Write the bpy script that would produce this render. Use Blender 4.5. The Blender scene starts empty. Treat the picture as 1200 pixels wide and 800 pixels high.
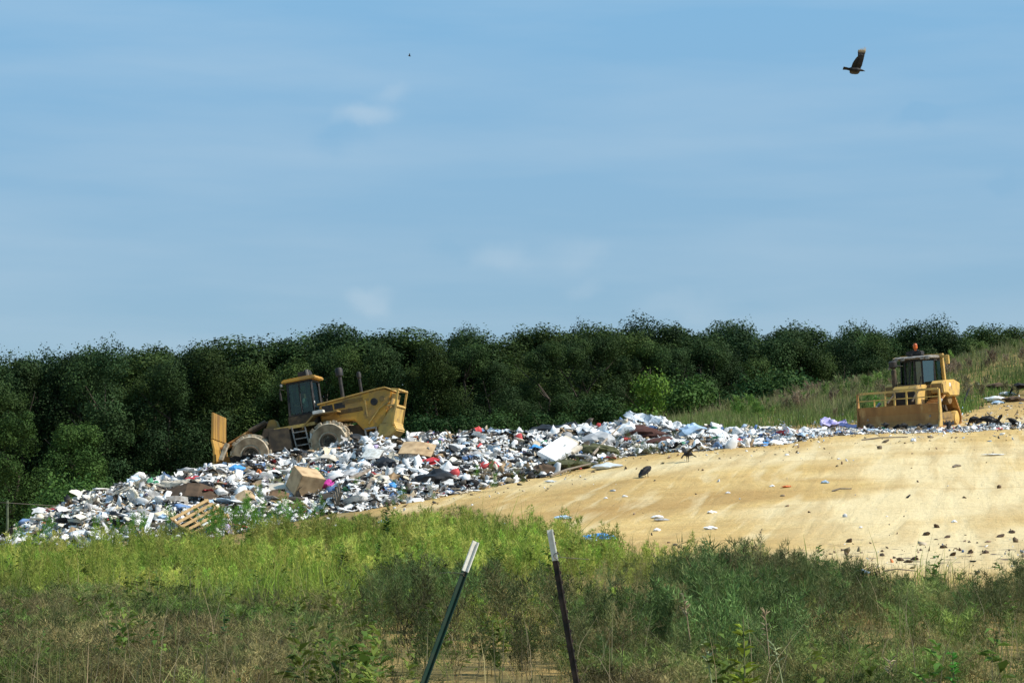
import bpy, bmesh, math, random
import numpy as np
from mathutils import Matrix, Vector, noise as mnoise
random.seed(7); rng = np.random.default_rng(11)
R = math.radians
scene = bpy.context.scene
col = scene.collection
CAMZ = 1.6; F = 2600.0; TILT = math.atan(220/2600)
SUN_AZ = (0.975, -0.22); SUN_EL = R(45)

# ------------------------------------------------------------------ helpers
def P(u, v, d):
    """point at depth d (world y) seen at photo pixel (u, v)"""
    vy = (400-v)/F
    den = math.cos(TILT)-vy*math.sin(TILT)
    return Vector(((u-600)/F/den*d, d, CAMZ+(math.sin(TILT)+vy*math.cos(TILT))/den*d))
def z_of(v, d):
    return CAMZ+np.tan(TILT+np.arctan((400-np.asarray(v, float))/F))*d

def _hash(ix, iy, s):
    n = (ix*374761393+iy*668265263+s*974634571) & 0x7fffffff
    n = ((n ^ (n >> 13))*1274126177) & 0x7fffffff
    return ((n ^ (n >> 16)) & 0xffff)/65535.0
def vnoise(x, y, s=0):
    x = np.asarray(x, float); y = np.asarray(y, float)
    ix = np.floor(x).astype(np.int64); iy = np.floor(y).astype(np.int64)
    fx = x-ix; fy = y-iy; fx = fx*fx*(3-2*fx); fy = fy*fy*(3-2*fy)
    a = _hash(ix, iy, s); b = _hash(ix+1, iy, s); c = _hash(ix, iy+1, s); d = _hash(ix+1, iy+1, s)
    return (a*(1-fx)+b*fx)*(1-fy)+(c*(1-fx)+d*fx)*fy
def fbm(x, y, s=0, o=4):
    t = 0; a = .5; k = 1
    for i in range(o):
        t = t+a*(vnoise(np.asarray(x)*k, np.asarray(y)*k, s+i*7)-.5)*2; a *= .5; k *= 2.03
    return t

def tag(o, label=None, cat=None, group=None, kind=None):
    if label: o['label'] = label
    if cat: o['category'] = cat
    if group: o['group'] = group
    if kind: o['kind'] = kind
    return o
def empty(name, M=None, label=None, cat=None, group=None):
    o = bpy.data.objects.new(name, None); col.objects.link(o); o.empty_display_size = .3
    if M is not None: o.matrix_world = M
    return tag(o, label, cat, group)
def np_mesh(name, V, faces, cols=None, smooth=False):
    """faces: list of (n,k) int arrays"""
    me = bpy.data.meshes.new(name)
    V = np.asarray(V, np.float32); me.vertices.add(len(V)); me.vertices.foreach_set('co', V.ravel())
    idx = np.concatenate([f.ravel() for f in faces]).astype(np.int32)
    tot = np.concatenate([np.full(len(f), f.shape[1], np.int32) for f in faces])
    st = np.concatenate([[0], np.cumsum(tot)[:-1]]).astype(np.int32)
    me.loops.add(len(idx)); me.loops.foreach_set('vertex_index', idx)
    me.polygons.add(len(tot)); me.polygons.foreach_set('loop_start', st); me.polygons.foreach_set('loop_total', tot)
    if smooth: me.polygons.foreach_set('use_smooth', np.ones(len(tot), bool))
    me.update(calc_edges=True)
    if cols is not None:
        a = me.color_attributes.new('Col', 'FLOAT_COLOR', 'POINT')
        c = np.ones((len(V), 4), np.float32); c[:, :3] = cols; a.data.foreach_set('color', c.ravel())
    return me
def link(name, me, m=None, parent=None, M=None):
    o = bpy.data.objects.new(name, me); col.objects.link(o)
    if m is not None and not me.materials: me.materials.append(m)
    if parent: o.parent = parent
    if M is not None:
        if parent: o.matrix_local = M
        else: o.matrix_world = M
    return o

class MB:
    """collects shapes into one mesh"""
    def __init__(s): s.v = []; s.f = []
    def add(s, vs, fs):
        k = len(s.v); s.v += [tuple(v) for v in vs]; s.f += [tuple(i+k for i in f) for f in fs]; return s
    def box(s, c, size, rot=None, taper=1.0):
        hx, hy, hz = [q/2 for q in size]; vs = []
        for z, t in ((-hz, 1), (hz, taper)):
            for x, y in ((-hx, -hy), (hx, -hy), (hx, hy), (-hx, hy)):
                p = Vector((x*t, y*t, z))
                if rot: p = rot @ p
                vs.append(p+Vector(c))
        return s.add(vs, [(0,3,2,1),(4,5,6,7),(0,1,5,4),(1,2,6,5),(2,3,7,6),(3,0,4,7)])
    def prism(s, prof, y0, y1, axis='y'):
        n = len(prof); vs = []
        for y in (y0, y1):
            for a, b in prof:
                vs.append((a, y, b) if axis == 'y' else ((y, a, b) if axis == 'x' else (a, b, y)))
        fs = [tuple(range(n)), tuple(range(2*n-1, n-1, -1))]
        for i in range(n):
            j = (i+1) % n; fs.append((j, i, i+n, j+n))
        return s.add(vs, fs)
    def tube(s, pts, rad, n=8, cap=True, flat=1.0):
        pts = [Vector(p) for p in pts]
        if not hasattr(rad, '__len__'): rad = [rad]*len(pts)
        vs = []; up = None
        for i, p in enumerate(pts):
            t = (pts[min(i+1, len(pts)-1)]-pts[max(i-1, 0)]).normalized()
            if up is None:
                up = Vector((0, 0, 1)) if abs(t.z) < .9 else Vector((0, 1, 0))
            a = t.cross(up).normalized(); b = a.cross(t).normalized(); up = b
            for k in range(n):
                an = 2*math.pi*k/n
                vs.append(p+a*math.cos(an)*rad[i]+b*math.sin(an)*rad[i]*flat)
        fs = []
        for i in range(len(pts)-1):
            for k in range(n):
                q = (k+1) % n; fs.append((i*n+k, i*n+q, (i+1)*n+q, (i+1)*n+k))
        if cap:
            fs.append(tuple(range(n-1, -1, -1))); fs.append(tuple(range((len(pts)-1)*n, len(pts)*n)))
        return s.add(vs, fs)
    def bar(s, a, b, w, h=None):
        a = Vector(a); b = Vector(b); t = b-a; L = t.length
        q = t.to_track_quat('X', 'Z').to_matrix()
        return s.box((a+b)/2, (L, w, h or w), q)
    def lathe(s, prof, n=24, axis='y', c=(0, 0, 0)):
        """prof: (radius, axial)"""
        vs = []; m = len(prof)
        for k in range(n):
            a = 2*math.pi*k/n
            for r, t in prof:
                x, z = r*math.cos(a), r*math.sin(a)
                p = (x, t, z) if axis == 'y' else ((x, z, t) if axis == 'z' else (t, x, z))
                vs.append(Vector(p)+Vector(c))
        fs = []
        for k in range(n):
            q = (k+1) % n
            for i in range(m-1):
                fs.append((k*m+i, q*m+i, q*m+i+1, k*m+i+1))
        fs.append(tuple(k*m for k in range(n))[::-1]); fs.append(tuple(k*m+m-1 for k in range(n)))
        return s.add(vs, fs)
    def ball(s, c, r, sub=2, sc=(1, 1, 1)):
        bm = bmesh.new(); bmesh.ops.create_icosphere(bm, subdivisions=sub, radius=r)
        vs = [Vector((v.co.x*sc[0], v.co.y*sc[1], v.co.z*sc[2]))+Vector(c) for v in bm.verts]
        fs = [tuple(v.index for v in f.verts) for f in bm.faces]; bm.free()
        return s.add(vs, fs)
    def mesh(s, name, bevel=0, smooth=False):
        me = bpy.data.meshes.new(name); me.from_pydata(s.v, [], s.f); me.validate()
        bm = bmesh.new(); bm.from_mesh(me); bmesh.ops.recalc_face_normals(bm, faces=bm.faces)
        if bevel:
            es = [e for e in bm.edges if len(e.link_faces) == 2 and e.calc_face_angle(0) > .6]
            try: bmesh.ops.bevel(bm, geom=es, offset=bevel, segments=2, affect='EDGES', clamp_overlap=True)
            except Exception: pass
        bm.to_mesh(me); bm.free()
        if smooth:
            for p in me.polygons: p.use_smooth = True
            try: me.set_sharp_from_angle(angle=R(40))
            except Exception: pass
        return me
    def build(s, name, m, parent=None, bevel=0, smooth=False, M=None):
        return link(name, s.mesh(name, bevel, smooth), m, parent, M)

# ------------------------------------------------------------------ materials
def mat(name, c1, c2=None, scale=4, rough=.8, bump=0, detail=6, lo=.4, hi=.65, metal=0, spec=.3, stretch=None, c3=None, scale3=20):
    m = bpy.data.materials.new(name); m.use_nodes = True; nt = m.node_tree; N = nt.nodes; L = nt.links
    b = N['Principled BSDF']; b.inputs['Roughness'].default_value = rough; b.inputs['Metallic'].default_value = metal
    b.inputs['Specular IOR Level'].default_value = spec
    b.inputs['Base Color'].default_value = (*c1, 1)
    tc = N.new('ShaderNodeTexCoord'); vec = tc.outputs['Object']
    if stretch:
        mp = N.new('ShaderNodeMapping'); mp.inputs['Scale'].default_value = stretch; L.new(vec, mp.inputs['Vector']); vec = mp.outputs['Vector']
    if c2:
        no = N.new('ShaderNodeTexNoise'); no.inputs['Scale'].default_value = scale; no.inputs['Detail'].default_value = detail
        L.new(vec, no.inputs['Vector'])
        mr = N.new('ShaderNodeMapRange'); mr.inputs['From Min'].default_value = lo; mr.inputs['From Max'].default_value = hi
        L.new(no.outputs['Fac'], mr.inputs['Value'])
        mx = N.new('ShaderNodeMix'); mx.data_type = 'RGBA'; mx.inputs['A'].default_value = (*c1, 1); mx.inputs['B'].default_value = (*c2, 1)
        L.new(mr.outputs['Result'], mx.inputs['Factor']); out = mx.outputs['Result']
        if c3:
            n3 = N.new('ShaderNodeTexNoise'); n3.inputs['Scale'].default_value = scale3; n3.inputs['Detail'].default_value = 5
            L.new(vec, n3.inputs['Vector'])
            r3 = N.new('ShaderNodeMapRange'); r3.inputs['From Min'].default_value = .55; r3.inputs['From Max'].default_value = .7
            L.new(n3.outputs['Fac'], r3.inputs['Value'])
            m3 = N.new('ShaderNodeMix'); m3.data_type = 'RGBA'; m3.inputs['B'].default_value = (*c3, 1)
            L.new(out, m3.inputs['A']); L.new(r3.outputs['Result'], m3.inputs['Factor']); out = m3.outputs['Result']
        L.new(out, b.inputs['Base Color'])
        if bump:
            bp = N.new('ShaderNodeBump'); bp.inputs['Strength'].default_value = bump; bp.inputs['Distance'].default_value = .05
            L.new(no.outputs['Fac'], bp.inputs['Height']); L.new(bp.outputs['Normal'], b.inputs['Normal'])
    return m
def attr_mat(name, rough=.8, transl=0.0, vary=.35, scale=3., spec=.2):
    """albedo from the Col attribute, varied by noise and per object"""
    m = bpy.data.materials.new(name); m.use_nodes = True; nt = m.node_tree; N = nt.nodes; L = nt.links
    b = N['Principled BSDF']; b.inputs['Roughness'].default_value = rough; b.inputs['Specular IOR Level'].default_value = spec
    at = N.new('ShaderNodeAttribute'); at.attribute_name = 'Col'
    tc = N.new('ShaderNodeTexCoord'); no = N.new('ShaderNodeTexNoise'); no.inputs['Scale'].default_value = scale; no.inputs['Detail'].default_value = 4
    L.new(tc.outputs['Object'], no.inputs['Vector'])
    oi = N.new('ShaderNodeObjectInfo')
    mr = N.new('ShaderNodeMapRange'); mr.inputs['From Min'].default_value = .3; mr.inputs['From Max'].default_value = .7
    mr.inputs['To Min'].default_value = 1-vary; mr.inputs['To Max'].default_value = 1+vary; L.new(no.outputs['Fac'], mr.inputs['Value'])
    m2 = N.new('ShaderNodeMapRange'); m2.inputs['To Min'].default_value = 1-vary*.6; m2.inputs['To Max'].default_value = 1+vary*.6; L.new(oi.outputs['Random'], m2.inputs['Value'])
    mu = N.new('ShaderNodeMath'); mu.operation = 'MULTIPLY'; L.new(mr.outputs['Result'], mu.inputs[0]); L.new(m2.outputs['Result'], mu.inputs[1])
    vm = N.new('ShaderNodeVectorMath'); vm.operation = 'SCALE'; L.new(at.outputs['Color'], vm.inputs[0]); L.new(mu.outputs['Value'], vm.inputs['Scale'])
    L.new(vm.outputs['Vector'], b.inputs['Base Color'])
    if transl:
        tr = N.new('ShaderNodeBsdfTranslucent'); L.new(vm.outputs['Vector'], tr.inputs['Color'])
        ms = N.new('ShaderNodeMixShader'); ms.inputs['Fac'].default_value = transl
        L.new(b.outputs['BSDF'], ms.inputs[1]); L.new(tr.outputs['BSDF'], ms.inputs[2]); L.new(ms.outputs['Shader'], N['Material Output'].inputs['Surface'])
    return m
def glass_mat(name, tint, fac=.3):
    m = bpy.data.materials.new(name); m.use_nodes = True; nt = m.node_tree; N = nt.nodes; L = nt.links
    t = N.new('ShaderNodeBsdfTransparent'); t.inputs['Color'].default_value = (*tint, 1)
    g = N.new('ShaderNodeBsdfGlossy'); g.inputs['Roughness'].default_value = .12; g.inputs['Color'].default_value = (.75, .85, .85, 1)
    ms = N.new('ShaderNodeMixShader'); ms.inputs['Fac'].default_value = fac
    L.new(t.outputs['BSDF'], ms.inputs[1]); L.new(g.outputs['BSDF'], ms.inputs[2]); L.new(ms.outputs['Shader'], N['Material Output'].inputs['Surface'])
    return m

MT = dict(
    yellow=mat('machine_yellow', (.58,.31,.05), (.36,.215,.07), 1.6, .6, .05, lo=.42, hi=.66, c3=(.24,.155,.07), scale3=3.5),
    yellow_pale=mat('pale_machine_yellow', (.62,.40,.11), (.40,.27,.11), 2.2, .65, .05, lo=.42, hi=.68, c3=(.27,.17,.08), scale3=4),  # paler mottled yellow for compactor tail, hood top, rails and dozer panels
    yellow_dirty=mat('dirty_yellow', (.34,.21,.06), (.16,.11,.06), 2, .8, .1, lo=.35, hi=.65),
    rust=mat('rusty_steel', (.40,.20,.062), (.25,.12,.042), 2.2, .8, .08, lo=.35, hi=.7, stretch=(1,1,.3), c3=(.52,.33,.13), scale3=3),
    blade=mat('worn_blade_paint', (.47,.27,.06), (.25,.14,.05), 1.5, .7, .05, stretch=(1,1,.35)),
    dark=mat('black_steel', (.018,.018,.02), (.05,.042,.035), 5, .6),
    dark_dirt=mat('dirty_dark_steel', (.05,.04,.03), (.11,.08,.05), 3, .85, .1),
    grey=mat('grey_steel', (.30,.29,.27), (.2,.17,.14), 5, .6, metal=.2),
    mud=mat('caked_mud', (.52,.44,.32), (.33,.25,.16), 5, .95, .5, lo=.4, hi=.62, c3=(.64,.60,.50), scale3=7),
    mud_brown=mat('brown_mud_coat', (.33,.255,.165), (.16,.115,.07), 2.5, .95, .3),
    glass=glass_mat('cab_glass', (.50,.62,.56), .05),
    glass_teal=glass_mat('dozer_glass', (.20,.36,.34), .22),
    orange=mat('orange_beacon', (.6,.13,.02), (.4,.08,.02), 8, .3),
    white=mat('white_paint', (.72,.72,.68), (.5,.48,.42), 9, .6),
    skin=mat('skin', (.42,.24,.16), (.36,.2,.13), 12, .6),
    shirt=mat('pale_shirt', (.62,.66,.7), (.45,.48,.52), 6, .9),
    jeans=mat('dark_trousers', (.03,.04,.07), (.05,.06,.09), 8, .9),
    hair=mat('dark_hair', (.02,.015,.01), (.04,.03,.02), 20, .8),
    wood=mat('new_pallet_wood', (.50,.33,.15), (.34,.21,.09), 6, .85, .1, stretch=(1,6,6)),
    wood_old=mat('weathered_pallet_wood', (.25,.21,.16), (.13,.10,.075), 6, .95, .2, stretch=(1,6,6)),
    card=mat('cardboard', (.52,.37,.21), (.33,.22,.12), 3, .9, .05),
    card_dark=mat('brown_cardboard', (.22,.13,.07), (.12,.075,.045), 3, .95, .1),
    post_green=mat('dark_green_post', (.012,.045,.032), (.03,.05,.035), 12, .55, .05),
    post_black=mat('dark_weathered_post', (.02,.018,.016), (.075,.05,.04), 14, .8, .2),
    post_white=mat('chipped_white_paint', (.74,.72,.65), (.55,.50,.40), 16, .7, .1, lo=.5, hi=.8),
    wire=mat('galvanised_wire', (.10,.10,.09), (.16,.12,.09), 20, .5, metal=.5),
    bark=mat('bark', (.10,.08,.06), (.045,.036,.028), 6, .95, .4, stretch=(3,3,.6)),
    vulture=mat('black_plumage', (.006,.006,.007), (.02,.017,.015), 9, .75, .1),
    leaf=attr_mat('tree_leaves', .65, .18, .45, .9, .1),
    weed=attr_mat('weed_leaves', .7, .3, .35, 2.),
    grass=attr_mat('grass_blades', .7, .35, .3, .5),
    trash=attr_mat('mixed_trash', .55, .0, .15, 5.),
)
# ------------------------------------------------------------------ terrain
US = np.array([-300,0,200,400,600,800,1000,1200,1500], float)
DS = np.array([30,45,60,75,88,100,115,130,145,160], float)
VT = np.array([
 [758]*9,
 [705,704,703,700,694,690,686,684,684],
 [668,666,662,655,642,634,628,625,622],
 [648,645,638,618,595,580,570,566,560],
 [640,638,624,594,560,536,524,520,515],
 [640,638,612,565,533,513,503,499,492],
 [641,640,605,560,528,503,494,487,475],
 [641,640,606,560,528,495,470,438,412],
 [641,640,606,560,530,494,450,399,372],
 [641,640,608,562,535,500,450,395,368]], float)
ZT = np.stack([z_of(VT[i], DS[i]) for i in range(len(DS))])
d_all = np.concatenate([[1, 20], DS, [185, 225, 320, 600, 6000]])
Z_all = np.concatenate([np.zeros((2, 9)), ZT, [ZT[-1]*.72, ZT[-1]*.5, ZT[-1]*.3, ZT[-1]*0, ZT[-1]*0]])
NS, NU = 320, 181
s_g = np.linspace(np.log(5), np.log(900), NS); u_g = np.linspace(-300, 1500, NU)
tmp = np.stack([np.interp(np.exp(s_g), d_all, Z_all[:, j]) for j in range(9)], 1)
ZG = np.stack([np.interp(u_g, US, tmp[i]) for i in range(NS)])
for _ in range(4):
    Zp = np.pad(ZG, ((4, 4), (6, 6)), mode='edge')
    ZG = sum(Zp[4+k:4+k+NS, 6:6+NU] for k in range(-3, 4))/7
    Zp = np.pad(ZG, ((4, 4), (6, 6)), mode='edge')
    ZG = sum(Zp[4:4+NS, 6+k:6+k+NU] for k in range(-5, 6))/11
def to_u(x, y):
    return 600+F*np.asarray(x)/np.maximum(y, 4)
def ground_ud(u, d):
    u = np.clip(u, -300, 1500); d = np.clip(d, 5.01, 899)
    a = (np.log(d)-s_g[0])/(s_g[1]-s_g[0]); b = (u+300)/(u_g[1]-u_g[0])
    i = np.clip(np.floor(a).astype(int), 0, NS-2); j = np.clip(np.floor(b).astype(int), 0, NU-2)
    fa = a-i; fb = b-j
    return (ZG[i, j]*(1-fa)+ZG[i+1, j]*fa)*(1-fb)+(ZG[i, j+1]*(1-fa)+ZG[i+1, j+1]*fa)*fb
def ground_z(x, y):
    x = np.asarray(x, float); y = np.asarray(y, float)
    z = ground_ud(to_u(x, y), y)
    near = np.clip((y-10)/20, 0, 1)
    z = z+near*(.10*fbm(x*.22, y*.22, 3, 3)+.05*fbm(x*.9, y*.9, 5, 3))*np.clip(1-(y-160)/60, 0, 1)
    return z
def v_of(z, d):
    return 400-F*np.tan(np.arctan2(z-CAMZ, d)-TILT)

# trash heap outline: foot and crest of the slope as they lie along the hill
HU = np.array([-40, 10, 60, 100, 160, 200, 245, 300, 345, 375, 430, 470, 520, 560, 620, 680, 712, 740, 770, 800, 860, 920, 960, 1000, 1050, 1120, 1200, 1300], float)
HTOP = np.array([643, 629, 603, 584, 567, 565, 553, 542, 536, 531, 519, 515, 511, 509, 510, 504, 497, 496, 500, 503, 507, 507, 506, 505, 504, 502, 499, 496], float)
HBOT = np.array([650, 646, 644, 641, 637, 634, 630, 620, 611, 606, 599, 592, 582, 574, 562, 549, 540, 535, 532, 531, 527, 520, 513, 509, 507, 506, 503, 500], float)
_dd = np.linspace(68, 112, 200)
_db = []
for uu, vb in zip(HU, HBOT):
    vv = v_of(ground_ud(np.full(200, uu), _dd), _dd)
    k = np.argmax(vv <= vb); _db.append(_dd[k] if (vv <= vb).any() else 88.)
HDB = np.array(_db)
HDB[:3] = 80
HDR = HDB+np.interp(HU, [-40, 0, 100, 700, 850, 950, 1020, 1300], [3, 5, 10, 10, 7, 5, 3, 2.5])
def heap_ud(u, d):
    db = np.interp(u, HU, HDB); dr = np.interp(u, HU, HDR); vb = np.interp(u, HU, HBOT); vt = np.interp(u, HU, HTOP)
    t = np.clip((d-db)/(dr-db), -.15, 1)
    zt = z_of(vt, dr); zb = ground_ud(u, db)-.05
    z = zb+(zt-zb)*np.sign(t)*np.abs(t)**.85
    w = np.clip((u-215)/40, 0, 1)*np.clip((520-u)/40, 0, 1)
    vp = np.interp(u, [200, 305, 399, 520], [568, 554, 541, 525])
    vp = vp*w+(vt+7)*(1-w)
    back = np.clip((d-dr-.5)/1.5, 0, 1)
    z = z*(1-back)+z_of(vp, d)*back
    L = np.interp(u, [0, 200, 700, 900, 1000, 1300], [5, 15, 15, 6, 3, 2.5])
    fall = np.clip((d-dr-L)/6, 0, 1)
    z = z*(1-fall)+(ground_ud(u, d)-.6)*fall
    thin = np.clip((u-930)/90, 0, 1)          # towards the dozer only a skin of litter is left
    lump = .35*fbm(u*.03, d*.5, 21, 3)*(1-back*w)*(1-.8*thin)
    end = np.clip((u+40)/60, 0, 1)*np.clip((1280-u)/60, 0, 1)
    out = z+lump*np.clip(t*3, 0, 1)
    out = np.where(end > 0, out*end+(ground_ud(u, d)-.8)*(1-end), -50)
    return np.where((d < db-.6) | (d > dr+L+8), -50, out)
def heap_z(x, y): return heap_ud(to_u(x, y), np.asarray(y, float))
def surf_z(x, y): return np.maximum(ground_z(x, y), heap_z(x, y))
def hit(u, v, d0=14., d1=175.):
    """first point of the ground or the heap along the line of sight"""
    d = np.linspace(d0, d1, 3000); vy = (400-v)/F; den = math.cos(TILT)-vy*math.sin(TILT)
    x = (u-600)/F/den*d; z = CAMZ+(math.sin(TILT)+vy*math.cos(TILT))/den*d
    m = surf_z(x, d) >= z
    if not m.any() or d[int(np.argmax(m))] > 135 and v < 515 and u < 1000: return hit(u, v+1.5, d0, d1)
    k = int(np.argmax(m))
    return Vector((x[k], d[k], z[k]))
def snorm(p, e=.4):
    x, y = p[0], p[1]
    gx = float(surf_z(x+e, y)-surf_z(x-e, y))/(2*e); gy = float(surf_z(x, y+e)-surf_z(x, y-e))/(2*e)
    return Vector((-gx, -gy, 1)).normalized()

# sand sheet boundary (lower left edge of the bare haul area)
def sand_mask(u, d, v):
    edge = np.interp(u, [300, 420, 470, 560, 620, 660, 760, 900, 1040, 1200, 1500], [606, 610, 606, 602, 625, 645, 662, 676, 690, 694, 700])
    m = np.clip((edge-v)/14, 0, 1)*np.clip((u-370)/60, 0, 1)
    far = np.interp(u, [800, 980, 1110, 1150, 1200, 1500], [103, 106, 110, 118, 121, 124])
    return m*np.clip((far-d)/4, 0, 1)

xs = np.unique(np.concatenate([np.linspace(-2500, -80, 30), np.linspace(-80, -36, 60), np.linspace(-36, 36, 290), np.linspace(36, 80, 60), np.linspace(80, 2500, 30)]))
ys = np.unique(np.concatenate([np.linspace(-300, 6, 16), np.linspace(6, 60, 180), np.linspace(60, 165, 260), np.linspace(165, 400, 50), np.linspace(400, 5000, 26)]))
X, Y = np.meshgrid(xs, ys); Zg = np.where(Y > 5, ground_z(X, np.maximum(Y, 5.1)), 0.0)
Zg = Zg-np.where(Y > 500, .5, 0)
nx, ny = len(xs), len(ys)
ii = (np.arange(ny-1)[:, None]*nx+np.arange(nx-1)[None]).ravel()
quads = np.stack([ii, ii+1, ii+nx+1, ii+nx], 1)
Ug = to_u(X, Y); Vg = v_of(Zg, np.maximum(Y, 5)); Nz = fbm(X*.3, Y*.3, 41, 4)
sm = np.where(Y > 30, sand_mask(Ug+Nz*60, Y, Vg+Nz*14), 0)
pebble = np.clip((Ug-900)/80, 0, 1)*np.exp(-((Vg-650)/16)**2)
tr_ = fbm((X*.25-Y*.35)*.6, (X*.9+Y*.6)*.06, 47, 4)
damp = np.clip(.5+.38*np.exp(-((Vg-(592-(Ug-650)*.075))/20)**2)*np.clip((1080-Ug)/200, 0, 1)-.6*np.clip((Ug-860)/200, 0, 1)*np.exp(-((Vg-600)/60)**2)-.35*np.exp(-((Vg-np.interp(Ug, HU, HBOT)-18)/9)**2)+tr_*.55+Nz*.25, 0, 1)
me = np_mesh('ground', np.stack([X, Y, Zg], -1).reshape(-1, 3), [quads], np.stack([sm, pebble, damp], -1).reshape(-1, 3), True)
gm = bpy.data.materials.new('ground_sand_and_soil'); gm.use_nodes = True
nt = gm.node_tree; N = nt.nodes; L = nt.links; b = N['Principled BSDF']; b.inputs['Roughness'].default_value = .95; b.inputs['Specular IOR Level'].default_value = .1
at = N.new('ShaderNodeAttribute'); at.attribute_name = 'Col'; sp = N.new('ShaderNodeSeparateColor'); L.new(at.outputs['Color'], sp.inputs['Color'])
tc = N.new('ShaderNodeTexCoord')
def noise_node(scale, detail=6, rough=.6, sc=None, rz=0):
    mp = N.new('ShaderNodeMapping'); mp.inputs['Scale'].default_value = sc or (1, 1, 1); mp.inputs['Rotation'].default_value = (0, 0, rz)
    L.new(tc.outputs['Object'], mp.inputs['Vector']); n = N.new('ShaderNodeTexNoise'); n.inputs['Scale'].default_value = scale
    n.inputs['Detail'].default_value = detail; n.inputs['Roughness'].default_value = rough; L.new(mp.outputs['Vector'], n.inputs['Vector']); return n
def mixc(fac, a, bb):
    m = N.new('ShaderNodeMix'); m.data_type = 'RGBA'
    for key, val in (('A', a), ('B', bb)):
        if isinstance(val, tuple): m.inputs[key].default_value = (*val, 1)
        else: L.new(val, m.inputs[key])
    if isinstance(fac, float): m.inputs['Factor'].default_value = fac
    else: L.new(fac, m.inputs['Factor'])
    return m.outputs['Result']
def rng_node(src, lo, hi, a=0., bb=1.):
    r = N.new('ShaderNodeMapRange'); r.inputs['From Min'].default_value = lo; r.inputs['From Max'].default_value = hi
    r.inputs['To Min'].default_value = a; r.inputs['To Max'].default_value = bb; L.new(src, r.inputs['Value']); return r.outputs['Result']
n1 = noise_node(.12, 5); n2 = noise_node(.42, 9, .68, (.6, 1.15, 1), R(24)); n3 = noise_node(3.2, 6, .7); n4 = noise_node(9, 4)
sand = mixc(rng_node(n2.outputs['Fac'], .38, .66), (.595,.425,.175), (.45,.295,.11))
sand = mixc(rng_node(sp.outputs['Blue'], .45, .0, 0, .85), sand, (.68,.555,.32)); sand = mixc(rng_node(sp.outputs['Blue'], .5, 1., 0, .7), sand, (.36,.215,.075))
sand = mixc(rng_node(n3.outputs['Fac'], .58, .78, 0, .6), sand, (.30,.19,.085))
n6 = noise_node(.55, 5, .6, (.22, 1.9, 1), R(28)); mpa = N.new('ShaderNodeMapping'); mpa.inputs['Rotation'].default_value = (0, 0, R(12)); L.new(tc.outputs['Object'], mpa.inputs['Vector'])
mpb = N.new('ShaderNodeMapping'); mpb.inputs['Scale'].default_value = (1.5, .07, 1); L.new(mpa.outputs['Vector'], mpb.inputs['Vector'])
n7 = N.new('ShaderNodeTexNoise'); n7.inputs['Scale'].default_value = 1.0; n7.inputs['Detail'].default_value = 4; n7.inputs['Distortion'].default_value = .4; L.new(mpb.outputs['Vector'], n7.inputs['Vector'])
sand = mixc(rng_node(n7.outputs['Fac'], .5, .62, 0, .4), sand, (.42,.28,.115)); sand = mixc(rng_node(n7.outputs['Fac'], .46, .34, 0, .5), sand, (.68,.56,.33))
sand = mixc(rng_node(n6.outputs['Fac'], .56, .70, 0, .4), sand, (.38,.24,.095))
sand = mixc(rng_node(n4.outputs['Fac'], .68, .74, 0, .7), sand, (.24,.16,.09))
peb = noise_node(2.6, 3, .5); pm = N.new('ShaderNodeMath'); pm.operation = 'MULTIPLY'; L.new(rng_node(peb.outputs['Fac'], .6, .66), pm.inputs[0]); L.new(sp.outputs['Green'], pm.inputs[1])
sand = mixc(pm.outputs['Value'], sand, (.16,.125,.09))
n5 = noise_node(.7, 6, .65)
soil = mixc(rng_node(n5.outputs['Fac'], .42, .62), (.16,.125,.05), (.40,.27,.10))
soil = mixc(rng_node(n3.outputs['Fac'], .5, .72), soil, (.085,.085,.03))
L.new(mixc(sp.outputs['Red'], soil, sand), b.inputs['Base Color'])
bp = N.new('ShaderNodeBump'); bp.inputs['Strength'].default_value = .7; bp.inputs['Distance'].default_value = .12
ad = N.new('ShaderNodeMath'); ad.operation = 'ADD'; L.new(n3.outputs['Fac'], ad.inputs[0]); L.new(n2.outputs['Fac'], ad.inputs[1])
ad2 = N.new('ShaderNodeMath'); ad2.operation = 'ADD'; L.new(ad.outputs['Value'], ad2.inputs[0]); L.new(n7.outputs['Fac'], ad2.inputs[1]); L.new(ad2.outputs['Value'], bp.inputs['Height']); L.new(bp.outputs['Normal'], b.inputs['Normal'])
tag(link('ground', me, gm), 'sandy haul ground and soil rising to the right', None, None, 'structure')

# ------------------------------------------------------------------ blades, plants (numpy)
def blade_mesh(name, pts, H, W, cols, lean=.35, tipcol=None):
    n = len(pts); a = rng.uniform(0, 2*np.pi, n); la = rng.uniform(0, 2*np.pi, n); l = H*np.abs(rng.normal(0, lean, n))
    side = np.stack([np.cos(a), np.sin(a), 0*a], 1)*W[:, None]/2
    ld = np.stack([np.cos(la), np.sin(la), 0*la], 1)
    up = np.array([0, 0, 1.])
    b0 = pts; m = pts+up*(H*.55)[:, None]+ld*(l*.3)[:, None]; t = pts+up*(H*.97)[:, None]+ld*l[:, None]
    V = np.stack([b0-side, b0+side, m+side*.8, m-side*.8, t], 1).reshape(-1, 3)
    k = np.arange(n)*5
    q = np.stack([k, k+1, k+2, k+3], 1); tr = np.stack([k+3, k+2, k+4], 1)
    C = np.repeat(cols[:, None], 5, 1)
    if tipcol is not None: C[:, 4] = tipcol; C[:, 2:4] = C[:, 2:4]*.6+tipcol[:, None]*.4
    return np_mesh(name, V, [q, tr], C.reshape(-1, 3))
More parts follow.
